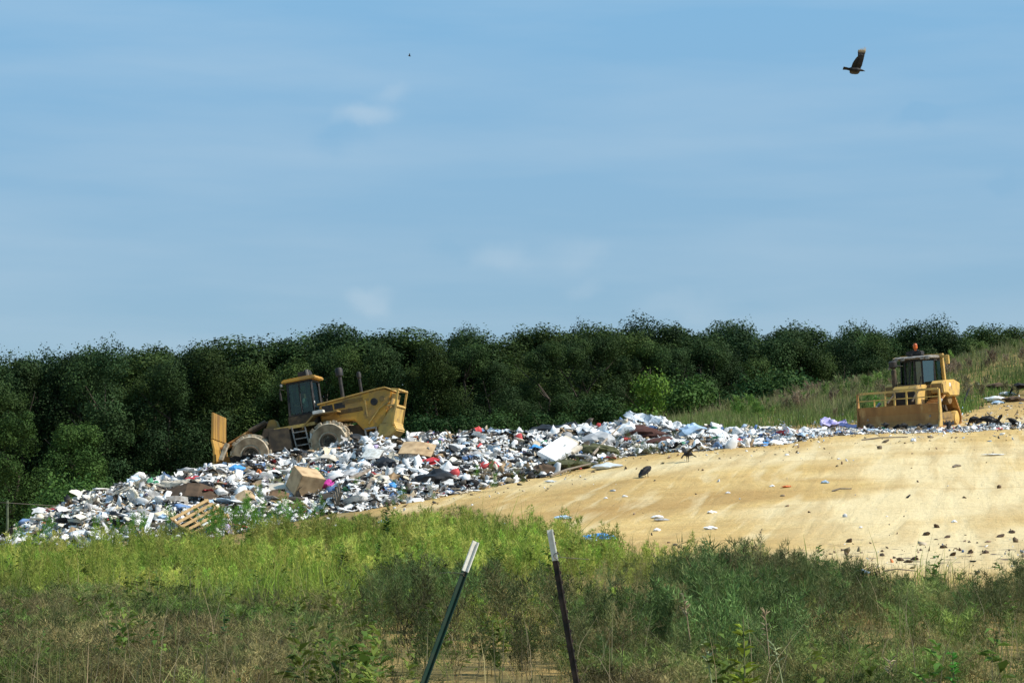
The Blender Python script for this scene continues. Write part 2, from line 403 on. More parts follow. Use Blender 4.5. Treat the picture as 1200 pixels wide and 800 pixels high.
def scatter(n, u0, u1, d0, d1, dens=None):
    d = np.sqrt(rng.uniform(d0*d0, d1*d1, n)); u = rng.uniform(u0, u1, n); x = (u-600)/F*d
    if dens is not None:
        k = rng.uniform(0, 1, n) < dens(u, d, x); d, u, x = d[k], u[k], x[k]
    return np.stack([x, d, ground_z(x, d)], 1), u, d
def tint(base, n, var=.25, alt=None, w=None):
    c = np.array(base)[None]*rng.uniform(1-var, 1+var, (n, 1))*rng.uniform(.92, 1.08, (n, 3))
    if alt is not None:
        w = rng.uniform(0, 1, n) if w is None else w
        c = c*(1-w[:, None])+np.array(alt)[None]*rng.uniform(1-var, 1+var, (n, 1))*w[:, None]
    return c
def inst(name_v, protos, pos, rot, scale, cols):
    """merge many placed copies of small shapes: returns V, faces, C"""
    Vs, Fs, Cs = [], {}, []; off = 0
    which = rng.integers(0, len(protos), len(pos))
    for p, (pv, pf, pc) in enumerate(protos):
        k = np.where(which == p)[0]
        if not len(k): continue
        v = np.einsum('nij,mj->nmi', rot[k]*scale[k][:, None, :], pv)+pos[k][:, None, :]
        Vs.append(v.reshape(-1, 3)); base = off+np.arange(len(k))*len(pv)
        for f in pf: Fs.setdefault(f.shape[1], []).append((base[:, None, None]+f[None]).reshape(-1, f.shape[1]))
        c = cols[k][:, None, :]*pc[None]; Cs.append(c.reshape(-1, 3)); off += len(k)*len(pv)
    return np.concatenate(Vs), [np.concatenate(x) for x in Fs.values()], np.concatenate(Cs)
def rotz(a):
    c, s = np.cos(a), np.sin(a); z = 0*a; o = z+1
    return np.stack([np.stack([c, -s, z], -1), np.stack([s, c, z], -1), np.stack([z, z, o], -1)], -2)
def rand_rot(n):
    q = rng.normal(size=(n, 4)); q /= np.linalg.norm(q, axis=1)[:, None]; w, x, y, z = q.T
    return np.stack([np.stack([1-2*(y*y+z*z), 2*(x*y-z*w), 2*(x*z+y*w)], -1), np.stack([2*(x*y+z*w), 1-2*(x*x+z*z), 2*(y*z-x*w)], -1), np.stack([2*(x*z-y*w), 2*(y*z+x*w), 1-2*(x*x+y*y)], -1)], -2)

def feather_plant(h=1.0, stems=3, leaf=70, lw=.007, ll=.075, spread=.18, stemcol=(1.1, .9, .8), r=None):
    """wispy upright weed: stems with many thin leaflets; colours are multipliers"""
    V, T, C = [], [], []
    def tri(p, q, w, c):
        k = len(V); t = q-p; s = np.cross(t, r.normal(size=3)); s = s/(np.linalg.norm(s)+1e-9)*w
        V.extend([p-s, p+s, q]); T.append((k, k+1, k+2)); C.extend([c]*3)
    for s in range(stems):
        b = r.normal(0, .05, 3)*[1, 1, 0]; d = r.normal(0, spread, 3)*[1, 1, 0]; hh = h*r.uniform(.7, 1.05)
        f = lambda t: b+d*t*t*h+np.array([0, 0, hh*t])
        for i in range(5): 
            k = len(V); p, q = f(i/5), f((i+1)/5); w = lw*.8*(1.3-i/5); sd = np.array([w, w*.4, 0])
            V.extend([p-sd, p+sd, q]); T.append((k, k+1, k+2)); C.extend([np.array(stemcol)]*3)
        for i in range(leaf):
            t = r.uniform(.12, 1)**.8; p = f(t); rad = (1.08-t)*.30*h*r.uniform(.2, 1); a = r.uniform(0, 6.28)
            p = p+np.array([math.cos(a)*rad, math.sin(a)*rad, rad*.7])
            dr = r.normal(size=3)*.6+np.array([math.cos(a)*.5, math.sin(a)*.5, 1.0]); dr /= np.linalg.norm(dr)
            tri(p, p+dr*ll*r.uniform(.6, 1.5), lw*r.uniform(.7, 1.3), np.ones(3)*r.uniform(.7, 1.3))
    return np.array(V), [np.array(T)], np.array(C)
# ------------------------------------------------------------------ camera, light, sky
cam = bpy.data.cameras.new('camera'); co = bpy.data.objects.new('camera', cam); col.objects.link(co); scene.camera = co
cam.sensor_width = 36; cam.lens = 36*F/1200; cam.clip_start = .5; cam.clip_end = 12000
co.location = (0, 0, CAMZ); co.rotation_euler = (math.pi/2+TILT, 0, 0)
scene.render.resolution_x = 1024; scene.render.resolution_y = 682
sun = bpy.data.lights.new('sun', 'SUN'); sun.energy = 4.8; sun.angle = R(.5); sun.color = (1, .945, .86)
so = bpy.data.objects.new('sun', sun); col.objects.link(so)
sd = Vector((SUN_AZ[0]*math.cos(SUN_EL), SUN_AZ[1]*math.cos(SUN_EL), math.sin(SUN_EL))).normalized()
so.rotation_euler = sd.to_track_quat('Z', 'Y').to_euler()
w = bpy.data.worlds.new('World'); scene.world = w; w.use_nodes = True
nt = w.node_tree; N = nt.nodes; L = nt.links; bg = N['Background']
sky = N.new('ShaderNodeTexSky'); sky.sky_type = 'NISHITA'; sky.sun_disc = False
sky.sun_elevation = SUN_EL; sky.sun_rotation = math.atan2(SUN_AZ[0], SUN_AZ[1])
sky.air_density = 1.0; sky.dust_density = .3; sky.ozone_density = 3.0; sky.altitude = 200
bg.inputs['Strength'].default_value = .098
# faint summer clouds low over the wood
tcw = N.new('ShaderNodeTexCoord'); vecw = tcw.outputs['Generated']
def cloud(u, v, su, sv, amt):
    dvec = (P(u, v, 100)-Vector((0, 0, CAMZ))).normalized()
    sb = N.new('ShaderNodeVectorMath'); sb.operation = 'SUBTRACT'; L.new(wv, sb.inputs[0]); sb.inputs[1].default_value = dvec
    mu = N.new('ShaderNodeVectorMath'); mu.operation = 'MULTIPLY'; L.new(sb.outputs['Vector'], mu.inputs[0]); mu.inputs[1].default_value = (F/su, F/su, F/sv)
    le = N.new('ShaderNodeVectorMath'); le.operation = 'LENGTH'; L.new(mu.outputs['Vector'], le.inputs[0])
    mr = N.new('ShaderNodeMapRange'); mr.interpolation_type = 'SMOOTHERSTEP'; mr.inputs['From Min'].default_value = 1; mr.inputs['From Max'].default_value = .0
    mr.inputs['To Min'].default_value = 0; mr.inputs['To Max'].default_value = amt*1.15; L.new(le.outputs['Value'], mr.inputs['Value']); return mr.outputs['Result']
cn = N.new('ShaderNodeTexNoise'); cn.inputs['Scale'].default_value = 40; cn.inputs['Detail'].default_value = 6; L.new(vecw, cn.inputs['Vector'])
cs = N.new('ShaderNodeVectorMath'); cs.operation = 'SUBTRACT'; L.new(cn.outputs['Color'], cs.inputs[0]); cs.inputs[1].default_value = (.5, .5, .5)
cm = N.new('ShaderNodeVectorMath'); cm.operation = 'SCALE'; L.new(cs.outputs['Vector'], cm.inputs[0]); cm.inputs['Scale'].default_value = .022
wa = N.new('ShaderNodeVectorMath'); wa.operation = 'ADD'; L.new(vecw, wa.inputs[0]); L.new(cm.outputs['Vector'], wa.inputs[1]); wv = wa.outputs['Vector']
tot = None
for args in ((434, 138, 52, 24, .27), (455, 110, 40, 20, .15), (395, 165, 60, 30, -.10), (432, 358, 40, 26, .24), (592, 303, 62, 32, .15), (672, 300, 54, 30, .12), (684, 338, 34, 16, .12), (800, 362, 90, 24, .12), (1080, 140, 50, 20, -.10), (1180, 210, 40, 25, -.08), (530, 295, 60, 25, -.07)):
    c = cloud(*args)
    if tot is None: tot = c
    else:
        a = N.new('ShaderNodeMath'); a.operation = 'ADD'; L.new(tot, a.inputs[0]); L.new(c, a.inputs[1]); tot = a.outputs['Value']
# thin high veil in horizontal streaks
mp = N.new('ShaderNodeMapping'); mp.inputs['Scale'].default_value = (2.2, 2.2, 16); L.new(vecw, mp.inputs['Vector'])
vn = N.new('ShaderNodeTexNoise'); vn.inputs['Scale'].default_value = 2.4; vn.inputs['Detail'].default_value = 5; L.new(mp.outputs['Vector'], vn.inputs['Vector'])
vr = N.new('ShaderNodeMapRange'); vr.inputs['From Min'].default_value = .38; vr.inputs['From Max'].default_value = .72; vr.inputs['To Min'].default_value = .0; vr.inputs['To Max'].default_value = .22; L.new(vn.outputs['Fac'], vr.inputs['Value'])
a = N.new('ShaderNodeMath'); a.operation = 'ADD'; a.use_clamp = True; L.new(tot, a.inputs[0]); L.new(vr.outputs['Result'], a.inputs[1])
tn = N.new('ShaderNodeMix'); tn.data_type = 'RGBA'; tn.blend_type = 'MULTIPLY'; tn.inputs['Factor'].default_value = 1
L.new(sky.outputs['Color'], tn.inputs['A']); tn.inputs['B'].default_value = (.80, 1.02, 1.06, 1)
mx = N.new('ShaderNodeMix'); mx.data_type = 'RGBA'; L.new(a.outputs['Value'], mx.inputs['Factor']); L.new(tn.outputs['Result'], mx.inputs['A']); mx.inputs['B'].default_value = (5.0, 5.9, 6.6, 1)
hz = N.new('ShaderNodeMix'); hz.data_type = 'RGBA'; hz.inputs['Factor'].default_value = .78; L.new(tn.outputs['Result'], hz.inputs['A']); 
szw = N.new('ShaderNodeSeparateXYZ'); L.new(vecw, szw.inputs['Vector']); zr = N.new('ShaderNodeMapRange'); zr.inputs['From Min'].default_value = .07; zr.inputs['From Max'].default_value = .235; L.new(szw.outputs['Z'], zr.inputs['Value'])
vg = N.new('ShaderNodeMix'); vg.data_type = 'RGBA'; L.new(zr.outputs['Result'], vg.inputs['Factor']); vg.inputs['A'].default_value = (2.5, 3.75, 4.95, 1); vg.inputs['B'].default_value = (2.05, 4.15, 6.25, 1); L.new(vg.outputs['Result'], hz.inputs['B'])
L.new(hz.outputs['Result'], mx.inputs['A'])
L.new(mx.outputs['Result'], bg.inputs['Color'])
vs = scene.view_settings; vs.view_transform = 'Standard'; vs.look = 'None'; vs.exposure = .3; vs.gamma = 1; vs.use_curve_mapping = False
scene.cycles.max_bounces = 6; scene.cycles.transparent_max_bounces = 12

# ------------------------------------------------------------------ trees
def crown_mesh(name, seed, width=7., height=14., base=1.2, nb=20, leaves=430, size=.34, c1=(.034,.075,.018), c2=(.07,.13,.028)):
    r = np.random.default_rng(seed); V, C = [], []
    for b in range(nb):
        h = r.uniform(base+.4, height-1.3) if b > 3 else r.uniform(height*.75, height-.9)
        prof = math.sin(math.pi*min(1, max(.05, (h-base)/(height-base)))**.75)*.8+.25
        rad = r.uniform(.7, 2.2)*(.6+.4*prof); a = r.uniform(0, 6.28); q = width/2*prof*math.sqrt(r.uniform(.05, 1))*.92
        c = np.array([math.cos(a)*q, math.sin(a)*q, h]); n = int(leaves*(rad/1.4)**2); st = r.uniform(.75, 1.35)
        d = r.normal(size=(n, 3)); d /= np.linalg.norm(d, axis=1)[:, None]
        lump = 1+.25*np.sin(d[:, 0]*5+b)*np.sin(d[:, 1]*6+2*b)*np.sin(d[:, 2]*5)
        p = c+d*(rad*lump*r.uniform(.15, 1.03, n)**.5)[:, None]*np.array([1, 1, st])
        nr = d+r.normal(0, .55, (n, 3)); nr /= np.linalg.norm(nr, axis=1)[:, None]
        t = np.cross(nr, r.normal(size=(n, 3))); t /= np.linalg.norm(t, axis=1)[:, None]; s = np.cross(nr, t)
        L_ = (size*r.uniform(.5, 1.25, n))[:, None]
        q4 = np.stack([p-t*L_*.6, p+s*L_*.42+nr*L_*.1, p+t*L_*.6, p-s*L_*.42+nr*L_*.1], 1)
        V.append(q4.reshape(-1, 3)); m = np.clip(r.uniform(0, 1)*.75+r.normal(0, .12, n), 0, 1)[:, None]
        cc = np.array(c1)*(1-m)+np.array(c2)*m; C.append(np.repeat(cc, 4, 0))
    V = np.concatenate(V); n = len(V)//4
    return np_mesh(name, V, [np.arange(n*4).reshape(n, 4)], np.concatenate(C))
def trunk_mesh(name, seed, height=14., r0=.22):
    r = random.Random(seed); mb = MB()
    pts = [(0, 0, -.5)]+[(r.uniform(-.25, .25)*i, r.uniform(-.25, .25)*i, height*.8*i/5) for i in range(1, 6)]
    mb.tube(pts, [r0*1.3, r0, r0*.85, r0*.6, r0*.4, r0*.12], 7)
    for k in range(6):
        i = r.choice((1, 2, 3, 4)); p = Vector(pts[i]); a = r.uniform(0, 6.28); l = r.uniform(1.5, 2.8)
        mb.tube([p, p+Vector((math.cos(a)*l*.5, math.sin(a)*l*.5, l*.35)), p+Vector((math.cos(a)*l, math.sin(a)*l, l*.9))], [r0*.5, r0*.3, r0*.08], 5)
    return mb.mesh(name, 0, True)
kinds = []
for i in range(7):
    w_ = [7, 6, 8, 6.5, 7.5, 5.5, 8.5][i]
    cm_ = crown_mesh('crown', 100+i, w_, 14, 1.0 if i % 2 else .6, [24, 21, 26, 22, 25, 20, 28][i], 1300, .155, *[((.025,.052,.017), (.053,.090,.023)), ((.021,.046,.017), (.046,.079,.024)), ((.030,.054,.014), (.066,.100,.022))][i % 3])
    kinds.append((cm_, trunk_mesh('trunk', 200+i)))
SKU = [-60, 0, 40, 100, 160, 180, 240, 265, 290, 330, 370, 400, 430, 460, 490, 510, 540, 570, 600, 625, 655, 680, 690, 700, 740, 770, 800, 850, 890, 920, 960, 1000, 1040, 1070, 1100, 1150, 1200, 1440]
SKV = [410, 412, 408, 403, 397, 400, 397, 393, 398, 400, 387, 385, 387, 383, 395, 383, 384, 388, 392, 378, 371, 372, 385, 376, 378, 380, 376, 374, 382, 385, 378, 380, 380, 372, 380, 381, 379, 379]
def add_tree(u, d, vtop, label, group, hmin=5., k=None, sxy=None):
    x = (u-600)/F*d; z = float(ground_z(x, d)); ztop = float(z_of(vtop, d)); h = max(hmin, ztop-z)
    k = random.randrange(7) if k is None else k
    s = h/14.0; sx = sxy or min(1.25, max(.6, s*random.uniform(.9, 1.15)))
    M = Matrix.Translation((x, d, z)) @ Matrix.Rotation(random.uniform(0, 6.28), 4, 'Z') @ Matrix.Diagonal((sx, sx, s, 1))
    t = empty('woodland_tree', M, label, 'tree', group)
    c = link('crown', kinds[k][0], MT['leaf'], t); link('trunk', kinds[k][1], MT['bark'], t)
    return t
def where(u):
    for lim, s in ((120, 'at the far left end of the wood'), (250, 'left of the compactor blade'), (330, 'behind the compactor blade and front wheel'), (480, 'behind the compactor cab and hood'), (620, 'right of the compactor'), (760, 'in the tall middle part of the wood'), (900, 'left above the grassy slope'), (1010, 'left of the bulldozer'), (1110, 'directly behind the bulldozer')):
        if u < lim: return s
    return 'above the grassy rise at the right edge'
def tree_d(u): return float(np.interp(u, [-100, 600, 750, 850, 1000, 1300], [152, 156, 168, 188, 205, 215]))
u = -60
while u < 1420:                                            # front row
    v = np.interp(u, SKU, SKV); d = tree_d(u)+random.uniform(-4, 3)
    add_tree(u, d, v+random.uniform(6, 40), 'dark green leafy tree in the front row '+where(u), 'front row of the wood '+where(u))
    u += random.uniform(26, 40)*(150/d)
u = -50
while u < 1420:                                            # back row makes the skyline
    v = np.interp(u, SKU, SKV); d = tree_d(u)+random.uniform(8, 14)
    add_tree(u, d, v+random.choice((-2, 1, 4, 8, 13, 18))+random.uniform(-2, 2), 'taller tree topping the skyline '+where(u), 'skyline trees '+where(u), sxy=random.uniform(1.05, 1.5))
    u += random.uniform(34, 54)*(150/d)
u = -50
while u < 1420:
    v = np.interp(u, SKU, SKV); d = tree_d(u)+random.uniform(19, 26)
    add_tree(u, d, v+random.uniform(4, 24), 'tree deep in the wood showing between crowns '+where(u), 'deep wood trees '+where(u))
    u += random.uniform(24, 36)*(150/d)
# undergrowth closing the foot of the wood
bush_k = [crown_mesh('foliage', 300+i, 4.2, 4.2, .0, 9, 620, .2, (.022,.06,.018), (.048,.09,.022)) for i in range(4)]
stem_k = [trunk_mesh('stems', 320+i, 3.2, .06) for i in range(2)]
def add_bush(u, d, s, label, group=None, me=None, name='undergrowth_shrub', sz=1.0):
    x = (u-600)/F*d; z = float(ground_z(x, d))
    t = empty(name, Matrix.Translation((x, d, z-.2)) @ Matrix.Rotation(random.uniform(0, 6), 4, 'Z') @ Matrix.Diagonal((s, s, s*sz, 1)), label, 'shrub', group)
    link('foliage', me or random.choice(bush_k), MT['leaf'], t); link('stems', random.choice(stem_k), MT['bark'], t); return t
u = -50
while u < 760:
    d = tree_d(u)-random.uniform(6, 10); add_bush(u, d, random.uniform(.5, .95), 'dark shrub at the foot of the wood '+where(u), 'undergrowth shrubs '+where(u)); u += random.uniform(28, 44)
u = 775
while u < 1080:
    d = 176+(u-775)*.05-random.uniform(0, 5); add_bush(u, d, random.uniform(.9, 1.4), 'low shrub at the slope edge '+where(u), 'slope edge shrubs '+where(u)); u += random.uniform(26, 40)
bright = crown_mesh('foliage', 340, 3.4, 5.0, .0, 11, 330, .26, (.075,.15,.022), (.14,.23,.035))
mid = crown_mesh('foliage', 341, 4.4, 4.3, .0, 11, 380, .24, (.06,.125,.028), (.09,.17,.035))
def fit_bush(u, d, vtop, *a, **k):
    x = (u-600)/F*d; return add_bush(u, d, (float(z_of(vtop, d))-float(ground_z(x, d))+.2)/(5. if k.get('me') is bright else 4.3), *a, **k)
fit_bush(757, 150, 440, 'bright yellow green young tree in front of the dark wood', me=bright, name='young_tree')
fit_bush(803, 158, 447, 'round mid green bush right of the bright young tree', me=mid)
for (uu, vt, dd, lab) in ((18, 478, 140, 'light green tree with hanging branches at the left edge'), (92, 488, 145, 'light green drooping tree second from the left edge')):
    x = (uu-600)/F*dd; z = float(ground_z(x, dd)); h = float(z_of(vt, dd))-z
    t = empty('edge_tree', Matrix.Translation((x, dd, z)) @ Matrix.Diagonal((.62, .62, h/14, 1)), lab, 'tree')
    link('crown', crown_mesh('crown', 350+uu, 7, 14, .4, 20, 800, .2, (.036,.078,.018), (.070,.125,.028)), MT['leaf'], t); link('trunk', kinds[0][1], MT['bark'], t)
for (uu, dd, s) in ((70, 118, .55), (88, 120, .7), (52, 116, .4)):
    add_bush(uu, dd, s, 'small leafy bush behind the left end of the refuse', 'bushes behind the left end of the refuse', me=mid)

# ------------------------------------------------------------------ grass and weeds (nobody could count them)
def stuff(name, me, m, label, cat): return tag(link(name, me, m), label, cat, None, 'stuff')
# bright rank grass between the weeds and the refuse
def dens_g(u, d, x):
    v = v_of(ground_ud(u, d), d); n = fbm(x*.35, d*.2, 61, 3)
    lim = np.interp(u, [-150, 100, 240, 330, 420, 480, 560, 620, 660, 760, 860, 1400], [660, 662, 658, 650, 640, 628, 620, 636, 652, 670, 680, 690])
    m = np.clip((v-lim)/12+n*2.6+.2, 0, 1)*np.clip((d-np.interp(u, [0, 420, 520, 1400], [33, 35, 41, 42])+n*14)/5, .08, 1)
    right = np.interp(u, [560, 640, 720, 1400], [1, .6, .12, .08])
    return m*right*np.clip(.75+n*1.1, .12, 1)
pts, u, d = scatter(240000, -150, 1350, 26, 84, dens_g)
n = len(pts); nn = fbm(pts[:, 0]*.25, pts[:, 1]*.18, 63, 3)
wt = np.clip(.42-nn*2.0+rng.normal(0, .25, n), 0, 1)
cg = tint((.215,.30,.04), n, .32, (.38,.31,.11), wt)
H = rng.gamma(3, .105, n)*np.clip(.8+nn*1.4, .25, 1.8)
dv = v_of(pts[:, 2], d)
stuff('green_grass', blade_mesh('green_grass', pts, H, np.full(n, .016)*rng.uniform(.6, 1.6, n), cg, .6), MT['grass'], 'bright green rank grass between the dark weeds and the refuse', 'grass')
# feathery bright weeds in the grass
protoG = [feather_plant(1., 3, 90, .010, .10, .16, (1, 1, .8), np.random.default_rng(500+i)) for i in range(5)]
def dens_gw(u, d, x):
    n = fbm(x*.5, d*.35, 67, 3); return np.clip(n*2.2+.35, 0.05, 1)*np.interp(u, [0, 500, 640, 760, 1000], [.8, 1, .8, .2, .0])*np.interp(d, [31, 40, 50], np.array([.35, .6, 1])*1.0)*np.clip((v_of(ground_ud(u, d), d)-np.interp(u, [0, 300, 600, 700, 900], [668, 644, 624, 648, 674]))/10+.5, 0, 1)
pts, u, d = scatter(17000, -120, 900, 31, 82, dens_gw); n = len(pts)
s = (rng.uniform(.3, 1.0, n)*np.interp(d, [31, 45, 60], [.5, .75, 1]))[:, None]*np.ones(3)
V, Fc, C = inst('w', protoG, pts, rotz(rng.uniform(0, 6.28, n)), s, tint((.185,.29,.04), n, .4, (.36,.35,.085))*np.clip(1+fbm(pts[:, 0]*.4, pts[:, 1]*.25, 78, 3)*.8, .5, 1.6)[:, None])
stuff('feathery_green_weeds', np_mesh('feathery_green_weeds', V, Fc, C), MT['weed'], 'bright green feathery weeds standing in the grass', 'weeds')
# dark feathery weeds of the near bank
protoW = [feather_plant(1., 3, 120, .0062, .085, .2, (1.3, .8, .8), np.random.default_rng(520+i)) for i in range(8)]
def dens_w(u, d, x):
    n = fbm(x*.45, d*.25, 71, 3); nf = fbm(x*1.3, d*.9, 72, 2)
    band = np.interp(u, [-100, 300, 420, 460, 560, 700, 740, 820, 900, 1000, 1080, 1200, 1400], [.5, .5, .45, 1, 1, .8, .95, 1, 1, .9, .45, .75, .75])
    gap = np.interp(u, [-100, 380, 430, 700, 760, 1400], [.8, .8, .08, .2, .5, .5]); near = np.clip((np.interp(u, [400, 430, 600, 640, 700, 740], [28.5, 33, 33, 31, 31, 28.5])-d)/2.5, 0, 1)
    return np.clip(.5+n*2.3+nf*.6, 0, 1)*band*(1-near*(1-gap))*np.clip((np.interp(u, [0, 450, 720, 850, 1000, 1060, 1200], [40, 43, 42, 45, 40, 36, 39])-d+n*14)/4, 0, 1)
pts, u, d = scatter(7200, -120, 1330, 15.5, 47, dens_w); n = len(pts)
hh = np.interp(u, [-100, 200, 420, 460, 600, 740, 850, 900, 1000, 1060, 1200, 1400], [.62, .6, .5, 1.0, 1.05, .75, 1.3, 1.1, .85, .62, .9, .85])*rng.uniform(.6, 1.12, n)*np.clip(1-(d-34)*.03, .7, 1)
hh = hh*np.clip(.62+(d-22)/14, .42, 1)
br = np.clip(np.interp(u, [-100, 400, 520, 1400], [.55, .45, .15, .2])+fbm(pts[:, 0]*.6, pts[:, 1]*.5, 73, 2)*1.3+rng.normal(0, .15, n), 0, 1)
V, Fc, C = inst('w', protoW, pts, rotz(rng.uniform(0, 6.28, n)), hh[:, None]*np.array([1, 1, 1.]), tint((.070,.110,.031), n, .4, (.135,.11,.05), br)*np.clip(1+fbm(pts[:, 0]*.8, pts[:, 1]*.5, 77, 3)*1.5, .4, 2.2)[:, None])
stuff('dark_feathery_weeds', np_mesh('dark_feathery_weeds', V, Fc, C), MT['weed'], 'dark olive feathery weeds along the near bank behind the fence posts', 'weeds')
# low tangle of mixed weeds under the posts
protoT = [feather_plant(1., 4, 90, .0085, .11, .45, (1.4, 1.1, .9), np.random.default_rng(580+i)) for i in range(8)]
def dens_t(u, d, x):
    n = fbm(x*.9, d*.7, 87, 3); return np.clip(.5+n*2.9, .0, 1)*np.interp(u, [-100, 380, 450, 640, 720, 1400], [1, .85, .12, .2, .6, .7])*np.where((u > 400) & (d > 22), .5, 1)*np.where((u > 415) & (u < 610) & (d > 20) & (d < 34), .45, 1)
pts, u, d = scatter(9500, -150, 1350, 13.5, 36, dens_t); n = len(pts)
br = np.clip(np.interp(u, [-100, 450, 800, 1400], [.48, .36, .3, .3])+fbm(pts[:, 0]*.8, pts[:, 1]*.8, 88, 3)*1.8+rng.normal(0, .15, n), 0, 1)
V, Fc, C = inst('w', protoT, pts, rotz(rng.uniform(0, 6.28, n)), (rng.uniform(.2, .5, n)*np.interp(d, [14, 22, 36], [.75, 1, 1.3]))[:, None]*np.array([1.3, 1.3, 1.]), tint((.12,.185,.04), n, .4, (.24,.20,.085), br)*np.clip(1+fbm(pts[:, 0]*1.1, pts[:, 1]*.8, 79, 3)*1.3, .45, 2.)[:, None])
stuff('low_weeds', np_mesh('low_weeds', V, Fc, C), MT['weed'], 'low tangle of brown and olive weeds around the fence posts', 'weeds')
def broad_plant(seed, n=26):
    r = np.random.default_rng(seed); V, Q, C = [], [], []
    for i in range(n):
        t = r.uniform(.1, 1); a = r.uniform(0, 6.28); q = np.array([r.normal(0, .05), r.normal(0, .05), t]); ln = .3*(1.3-t)*r.uniform(.6, 1.3)+.05
        dr = np.array([math.cos(a), math.sin(a), r.uniform(.0, .8)]); dr /= np.linalg.norm(dr); s_ = np.cross(dr, [0, 0, 1]); s_ = s_/np.linalg.norm(s_)*ln*.24
        k = len(V); V += [q, q+dr*ln*.45-s_+[0, 0, .02], q+dr*ln-[0, 0, .04], q+dr*ln*.45+s_+[0, 0, .02]]; Q.append((k, k+1, k+2, k+3)); C += [np.ones(3)*r.uniform(.7, 1.35)]*4
    return np.array(V), [np.array(Q)], np.array(C)
pts, u, d = scatter(2600, -150, 1350, 17, 62, lambda u, d, x: np.clip(fbm(x*.7, d*.5, 89, 2)*3-.2, 0, 1)*np.interp(u, [0, 600, 700, 1400], [1, .9, .5, .5])*((v_of(ground_ud(u, d), d) > np.interp(u, [0, 600, 700, 1200], [660, 640, 665, 700])))); n = len(pts)
V, Fc, C = inst('w', [broad_plant(590+i) for i in range(6)], pts, rotz(rng.uniform(0, 6.28, n)), rng.uniform(.3, .85, n)[:, None]*np.array([.8, .8, 1.]), tint((.085,.17,.03), n, .4, (.17,.22,.04)))
stuff('broad_leaved_weeds', np_mesh('broad_leaved_weeds', V, Fc, C), MT['weed'], 'scattered broad leaved green weeds among the grass of the near bank', 'weeds')
# dry and mixed grass of the foreground
def dens_d(u, d, x):
    n = fbm(x*.6, d*.5, 81, 3); k = np.interp(u, [-100, 350, 470, 720, 900, 1400], [1, .85, .13, .3, .5, .7])
    return np.clip(.5+n*1.9, .03, 1)*k
pts, u, d = scatter(80000, -150, 1350, 13.5, 42, dens_d); n = len(pts)
wt = np.clip(np.interp(u, [-100, 450, 800, 1400], [.4, .38, .35, .3])+fbm(pts[:, 0]*.7, pts[:, 1]*.7, 83, 3)*1.6+rng.normal(0, .2, n), 0, 1)
H = rng.gamma(2.5, .11, n)*np.interp(u, [-100, 350, 500, 1400], [1.15, 1, .8, .95])
stuff('dry_grass', blade_mesh('dry_grass', pts, H, rng.uniform(.004, .011, n), tint((.13,.175,.042), n, .45, (.29,.24,.11), wt), .75), MT['grass'], 'brown and olive dry grass covering the near bank', 'grass')
# pale seed stalks
pts, u, d = scatter(2200, -150, 1350, 15, 46, lambda u, d, x: np.interp(u, [-100, 250, 500, 1400], [.9, .7, .4, .55])); n = len(pts)
stuff('dry_stalks', blade_mesh('dry_stalks', pts, rng.uniform(.5, 1.1, n), np.full(n, .0065), tint((.36,.29,.18), n, .3, (.15,.12,.07)), .55), MT['grass'], 'thin pale dry stalks rising among the near weeds', 'stalks')
# sparse tufts at the edge of the sand
def dens_e(u, d, x):
    v = v_of(ground_ud(u, d), d); e = np.interp(u, [560, 660, 760, 900, 1040, 1200, 1400], [612, 640, 655, 668, 682, 688, 690])
    return np.clip((v-e+14)/30, 0, 1)*np.clip(.3+fbm(x*.5, d*.3, 91, 3)*2, 0.02, 1)
pts, u, d = scatter(26000, 600, 1330, 36, 60, dens_e); n = len(pts)
stuff('sparse_grass', blade_mesh('sparse_grass', pts, rng.gamma(4, .07, n), rng.uniform(.006, .014, n), tint((.13,.17,.045), n, .3, (.34,.27,.13)), .5), MT['grass'], 'sparse tufts of grass along the lower edge of the sand', 'grass')
# grassy slope at the back right
def dens_h(u, d, x):
    far = np.interp(u, [760, 830, 980, 1130, 1160, 1200, 1400], [107, 103, 107, 111, 118, 122, 124])
    return np.clip((d-far)/3, 0, 1)*np.clip(.7+fbm(x*.3, d*.2, 95, 3), .25, 1)
pts, u, d = scatter(120000, 740, 1360, 104, 168, dens_h); n = len(pts)
vv = v_of(pts[:, 2], d); nn = fbm(pts[:, 0]*.22, pts[:, 1]*.15, 97, 3)
top = np.interp(u, [740, 900, 1000, 1200, 1360], [495, 478, 455, 405, 380])
wt = np.clip(.55-(vv-top)/np.interp(u, [800, 1000, 1200], [50, 60, 85])+nn*.9+rng.normal(0, .18, n), 0, 1)
H = rng.gamma(5, .085, n)*np.clip(1+nn*1.1, .4, 1.8)
stuff('slope_grass', blade_mesh('slope_grass', pts, H, rng.uniform(.02, .045, n), tint((.13,.205,.045), n, .3, (.27,.215,.13), wt), .35), MT['grass'], 'green and tan long grass on the slope behind the bulldozer', 'grass')
pts, u, d = scatter(2200, 840, 1360, 112, 164, lambda u, d, x: dens_h(u, d, x)*np.clip(fbm(x*.25, d*.2, 99, 3)*2, 0, 1)); n = len(pts)
V, Fc, C = inst('w', [feather_plant(1., 3, 90, .02, .16, .25, (1, .9, .8), np.random.default_rng(560+i)) for i in range(4)], pts, rotz(rng.uniform(0, 6.28, n)), rng.uniform(.5, 1.1, n)[:, None]*np.ones(3), tint((.11,.20,.04), n, .3, (.20,.15,.10), np.clip(.4+fbm(pts[:, 0]*.15, pts[:, 1]*.15, 101, 2)*2, 0, 1)))
stuff('slope_weeds', np_mesh('slope_weeds', V, Fc, C), MT['weed'], 'green weed clumps on the slope behind the bulldozer', 'weeds')

